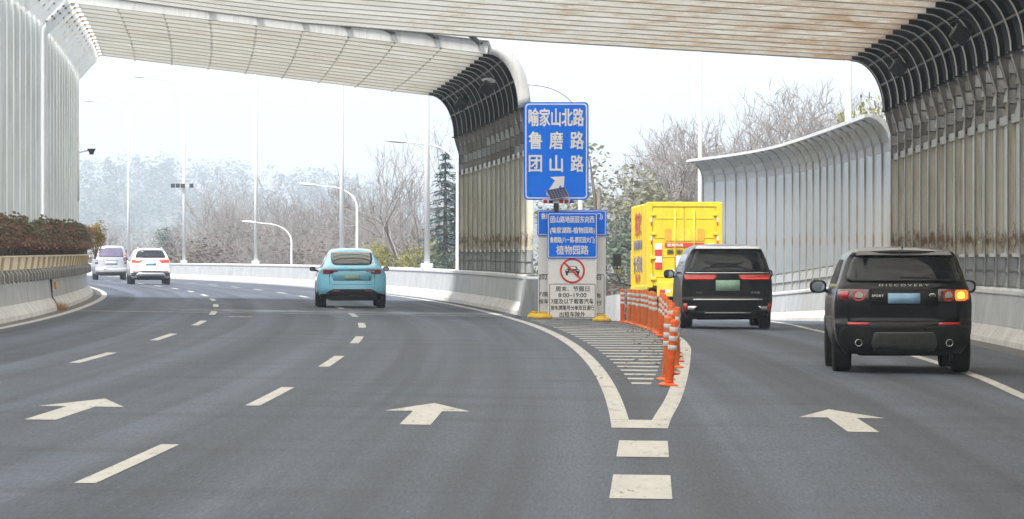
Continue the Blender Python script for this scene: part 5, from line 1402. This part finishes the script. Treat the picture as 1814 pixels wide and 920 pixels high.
for px_, py, Y in ((1075,250,230),(1105,245,250),(1135,228,235),(1165,235,260),(1195,210,225),(1222,205,240),(1250,190,230),(1282,196,250),(1310,176,225),(1338,170,240),(1362,152,220),(1392,140,228),(1420,138,235),(1450,146,220),(1480,150,230),(1512,158,240),(1540,166,225),(1560,176,250),
        (1590,170,235),(1630,165,240)):
    m_ = BARE[random.randrange(5)]; tree('bare_tree', m_, at(px_, Y), Y, -6.4, top_scale(py, Y, 9.6), random.random()*6.28, 'leafless tree rising behind the exit ramp noise wall', 'tree', G2)
# evergreens
def ev(kind, px_, py, Y, label, h0, wide=1.0, group=None, base=-6.4):
    sz = top_scale(py, Y, h0*.97, base); tree('evergreen_tree' if kind != 'brush' else 'brush_shrub', EV[kind], at(px_, Y), Y, base, sz*wide, random.random()*6.28, label, 'tree' if kind != 'brush' else 'shrub', group, sz)
ev('olive', 1062, 252, 215, 'olive evergreen tree right behind the tall blue sign', 8)
ev('olive', 1100, 290, 225, 'olive evergreen tree between the tall sign and the yellow truck', 8)
ev('dark', 1088, 372, 190, 'dark green evergreen low between the notice boards and the truck', 8, 1.0)
ev('dark', 1050, 400, 180, 'dark green evergreen behind the notice boards', 8, 1.0)
ev('brush', 1098, 470, 165, 'brownish shrub low in the gap left of the yellow truck', 6, 1.1)
ev('brush', 1080, 490, 160, 'brownish shrub right behind the notice boards', 6, 1.1)
ev('yellow', 676, 434, 225, 'yellow-green shrub just above the barrier right of the blue car', 6, .55)
ev('olive', 722, 418, 240, 'rounded grey-green tree left of the white lamp post by the conifer', 8, .75)
ev('dark', 800, 418, 185, 'dark evergreen at the far end of the canopy wall', 8, .7)
ev('yellow', 770, 432, 215, 'olive-yellow bush between the lamp post and the conifer', 6, .6)
ev('olive', 362, 430, 340, 'pale hazy evergreen bush right of the white car', 8, .95)
ev('dark', 300, 398, 420, 'hazy dark evergreen behind the white car', 8, 1.0)
ev('yellow', 1527, 186, 165, 'yellow-green tree peeping over the noise wall beside the thick lamp post', 6, .3)
ev('yellow', 1498, 214, 168, 'small yellow-green tree top left of the thick lamp post', 6, .2)
GB = 'brown brush beyond the outer barrier'
for px_, py, Y in ((380,428,330),(430,425,320),(470,420,310),(510,424,300),(550,420,295),(585,425,285),(615,418,280),(648,424,270),(690,428,260),(735,424,255),(760,418,250),(250,432,420),(215,436,440),(180,434,450),(330,436,390),(290,434,400),(410,410,350),(530,398,330),(470,392,350),(580,396,320),(350,412,400)):
    ev('brush', px_, py, Y, 'brown leafless brush filling the space under the hazy trees', 6, random.uniform(.9,1.5), GB)
for px_, py, Y in ((1130,330,240),(1180,320,245),(1240,318,250),(1300,310,245),(1360,300,240),(1420,300,235),(1480,290,235),(1540,290,230)):
    ev('brush', px_, py, Y, 'brown brush behind the exit ramp noise wall', 6, 1.0, 'brown brush behind the exit ramp')
# wooded hill far behind
HS = 1.75
def hz(x, y):
    x, y = x/HS, y/HS
    return -6.5 + HS*(22*math.exp(-((x+185)/150)**2)*min(1, max(0, (y-1080)/320)) + 4*math.exp(-((x+40)/220)**2)*min(1, max(0, (y-1100)/320)) + 3*math.exp(-((x-170)/150)**2)*min(1, max(0, (y-1080)/320)))
hm = MB(); ground_strip(hm, lambda Y: -560*HS, lambda Y: 460*HS, frange(1050*HS, 1880*HS, 38), 60, hz); tag(hm.build('hill', 'hill_soil', smooth=True), kind='structure')
random.seed(99); fm = MB()
for _ in range(900):
    y = random.uniform(1070, 1560)*HS; x = random.uniform(-210, 160)*y/1300
    if random.random() > .55+.45*math.exp(-((x/HS+160)/170)**2): continue
    z0 = hz(x, y); h = random.uniform(8, 15)*HS; rx = random.uniform(3, 6)*HS
    lumps = [(random.gauss(0,.45)*rx, random.gauss(0,.45)*rx, h*random.uniform(.0,.95), random.uniform(.3,.55)*rx) for _ in range(9)]
    def pick():
        a, b, c_, r_ = random.choice(lumps); v = Vector((random.gauss(0,1), random.gauss(0,1), random.gauss(0,1))).normalized()*r_*random.uniform(.5,1.1)
        return (x+a+v.x, y+b+v.y, z0+c_+v.z)
    leaf_cloud(fm, 170, .85, pick)
tag(fm.build('forest', 'leaf_far'), 'blue hazy woodland covering the distant hill', 'woodland', kind='stuff')

# ------------------------------------------------------------------ haze
hb = MB(); hb.box(-1560, 1560, -180, 3420, -9.0, 96.0)
m, n, l = new_mat('haze_air'); o = n.new('ShaderNodeOutputMaterial'); v = n.new('ShaderNodeVolumePrincipled')
v.inputs['Color'].default_value = (.76, .86, 1.0, 1); v.inputs['Density'].default_value = 0.00042; v.inputs['Anisotropy'].default_value = .2
l.new(v.outputs[0], o.inputs['Volume'])
tag(hb.build('haze', 'haze_air'), kind='stuff')
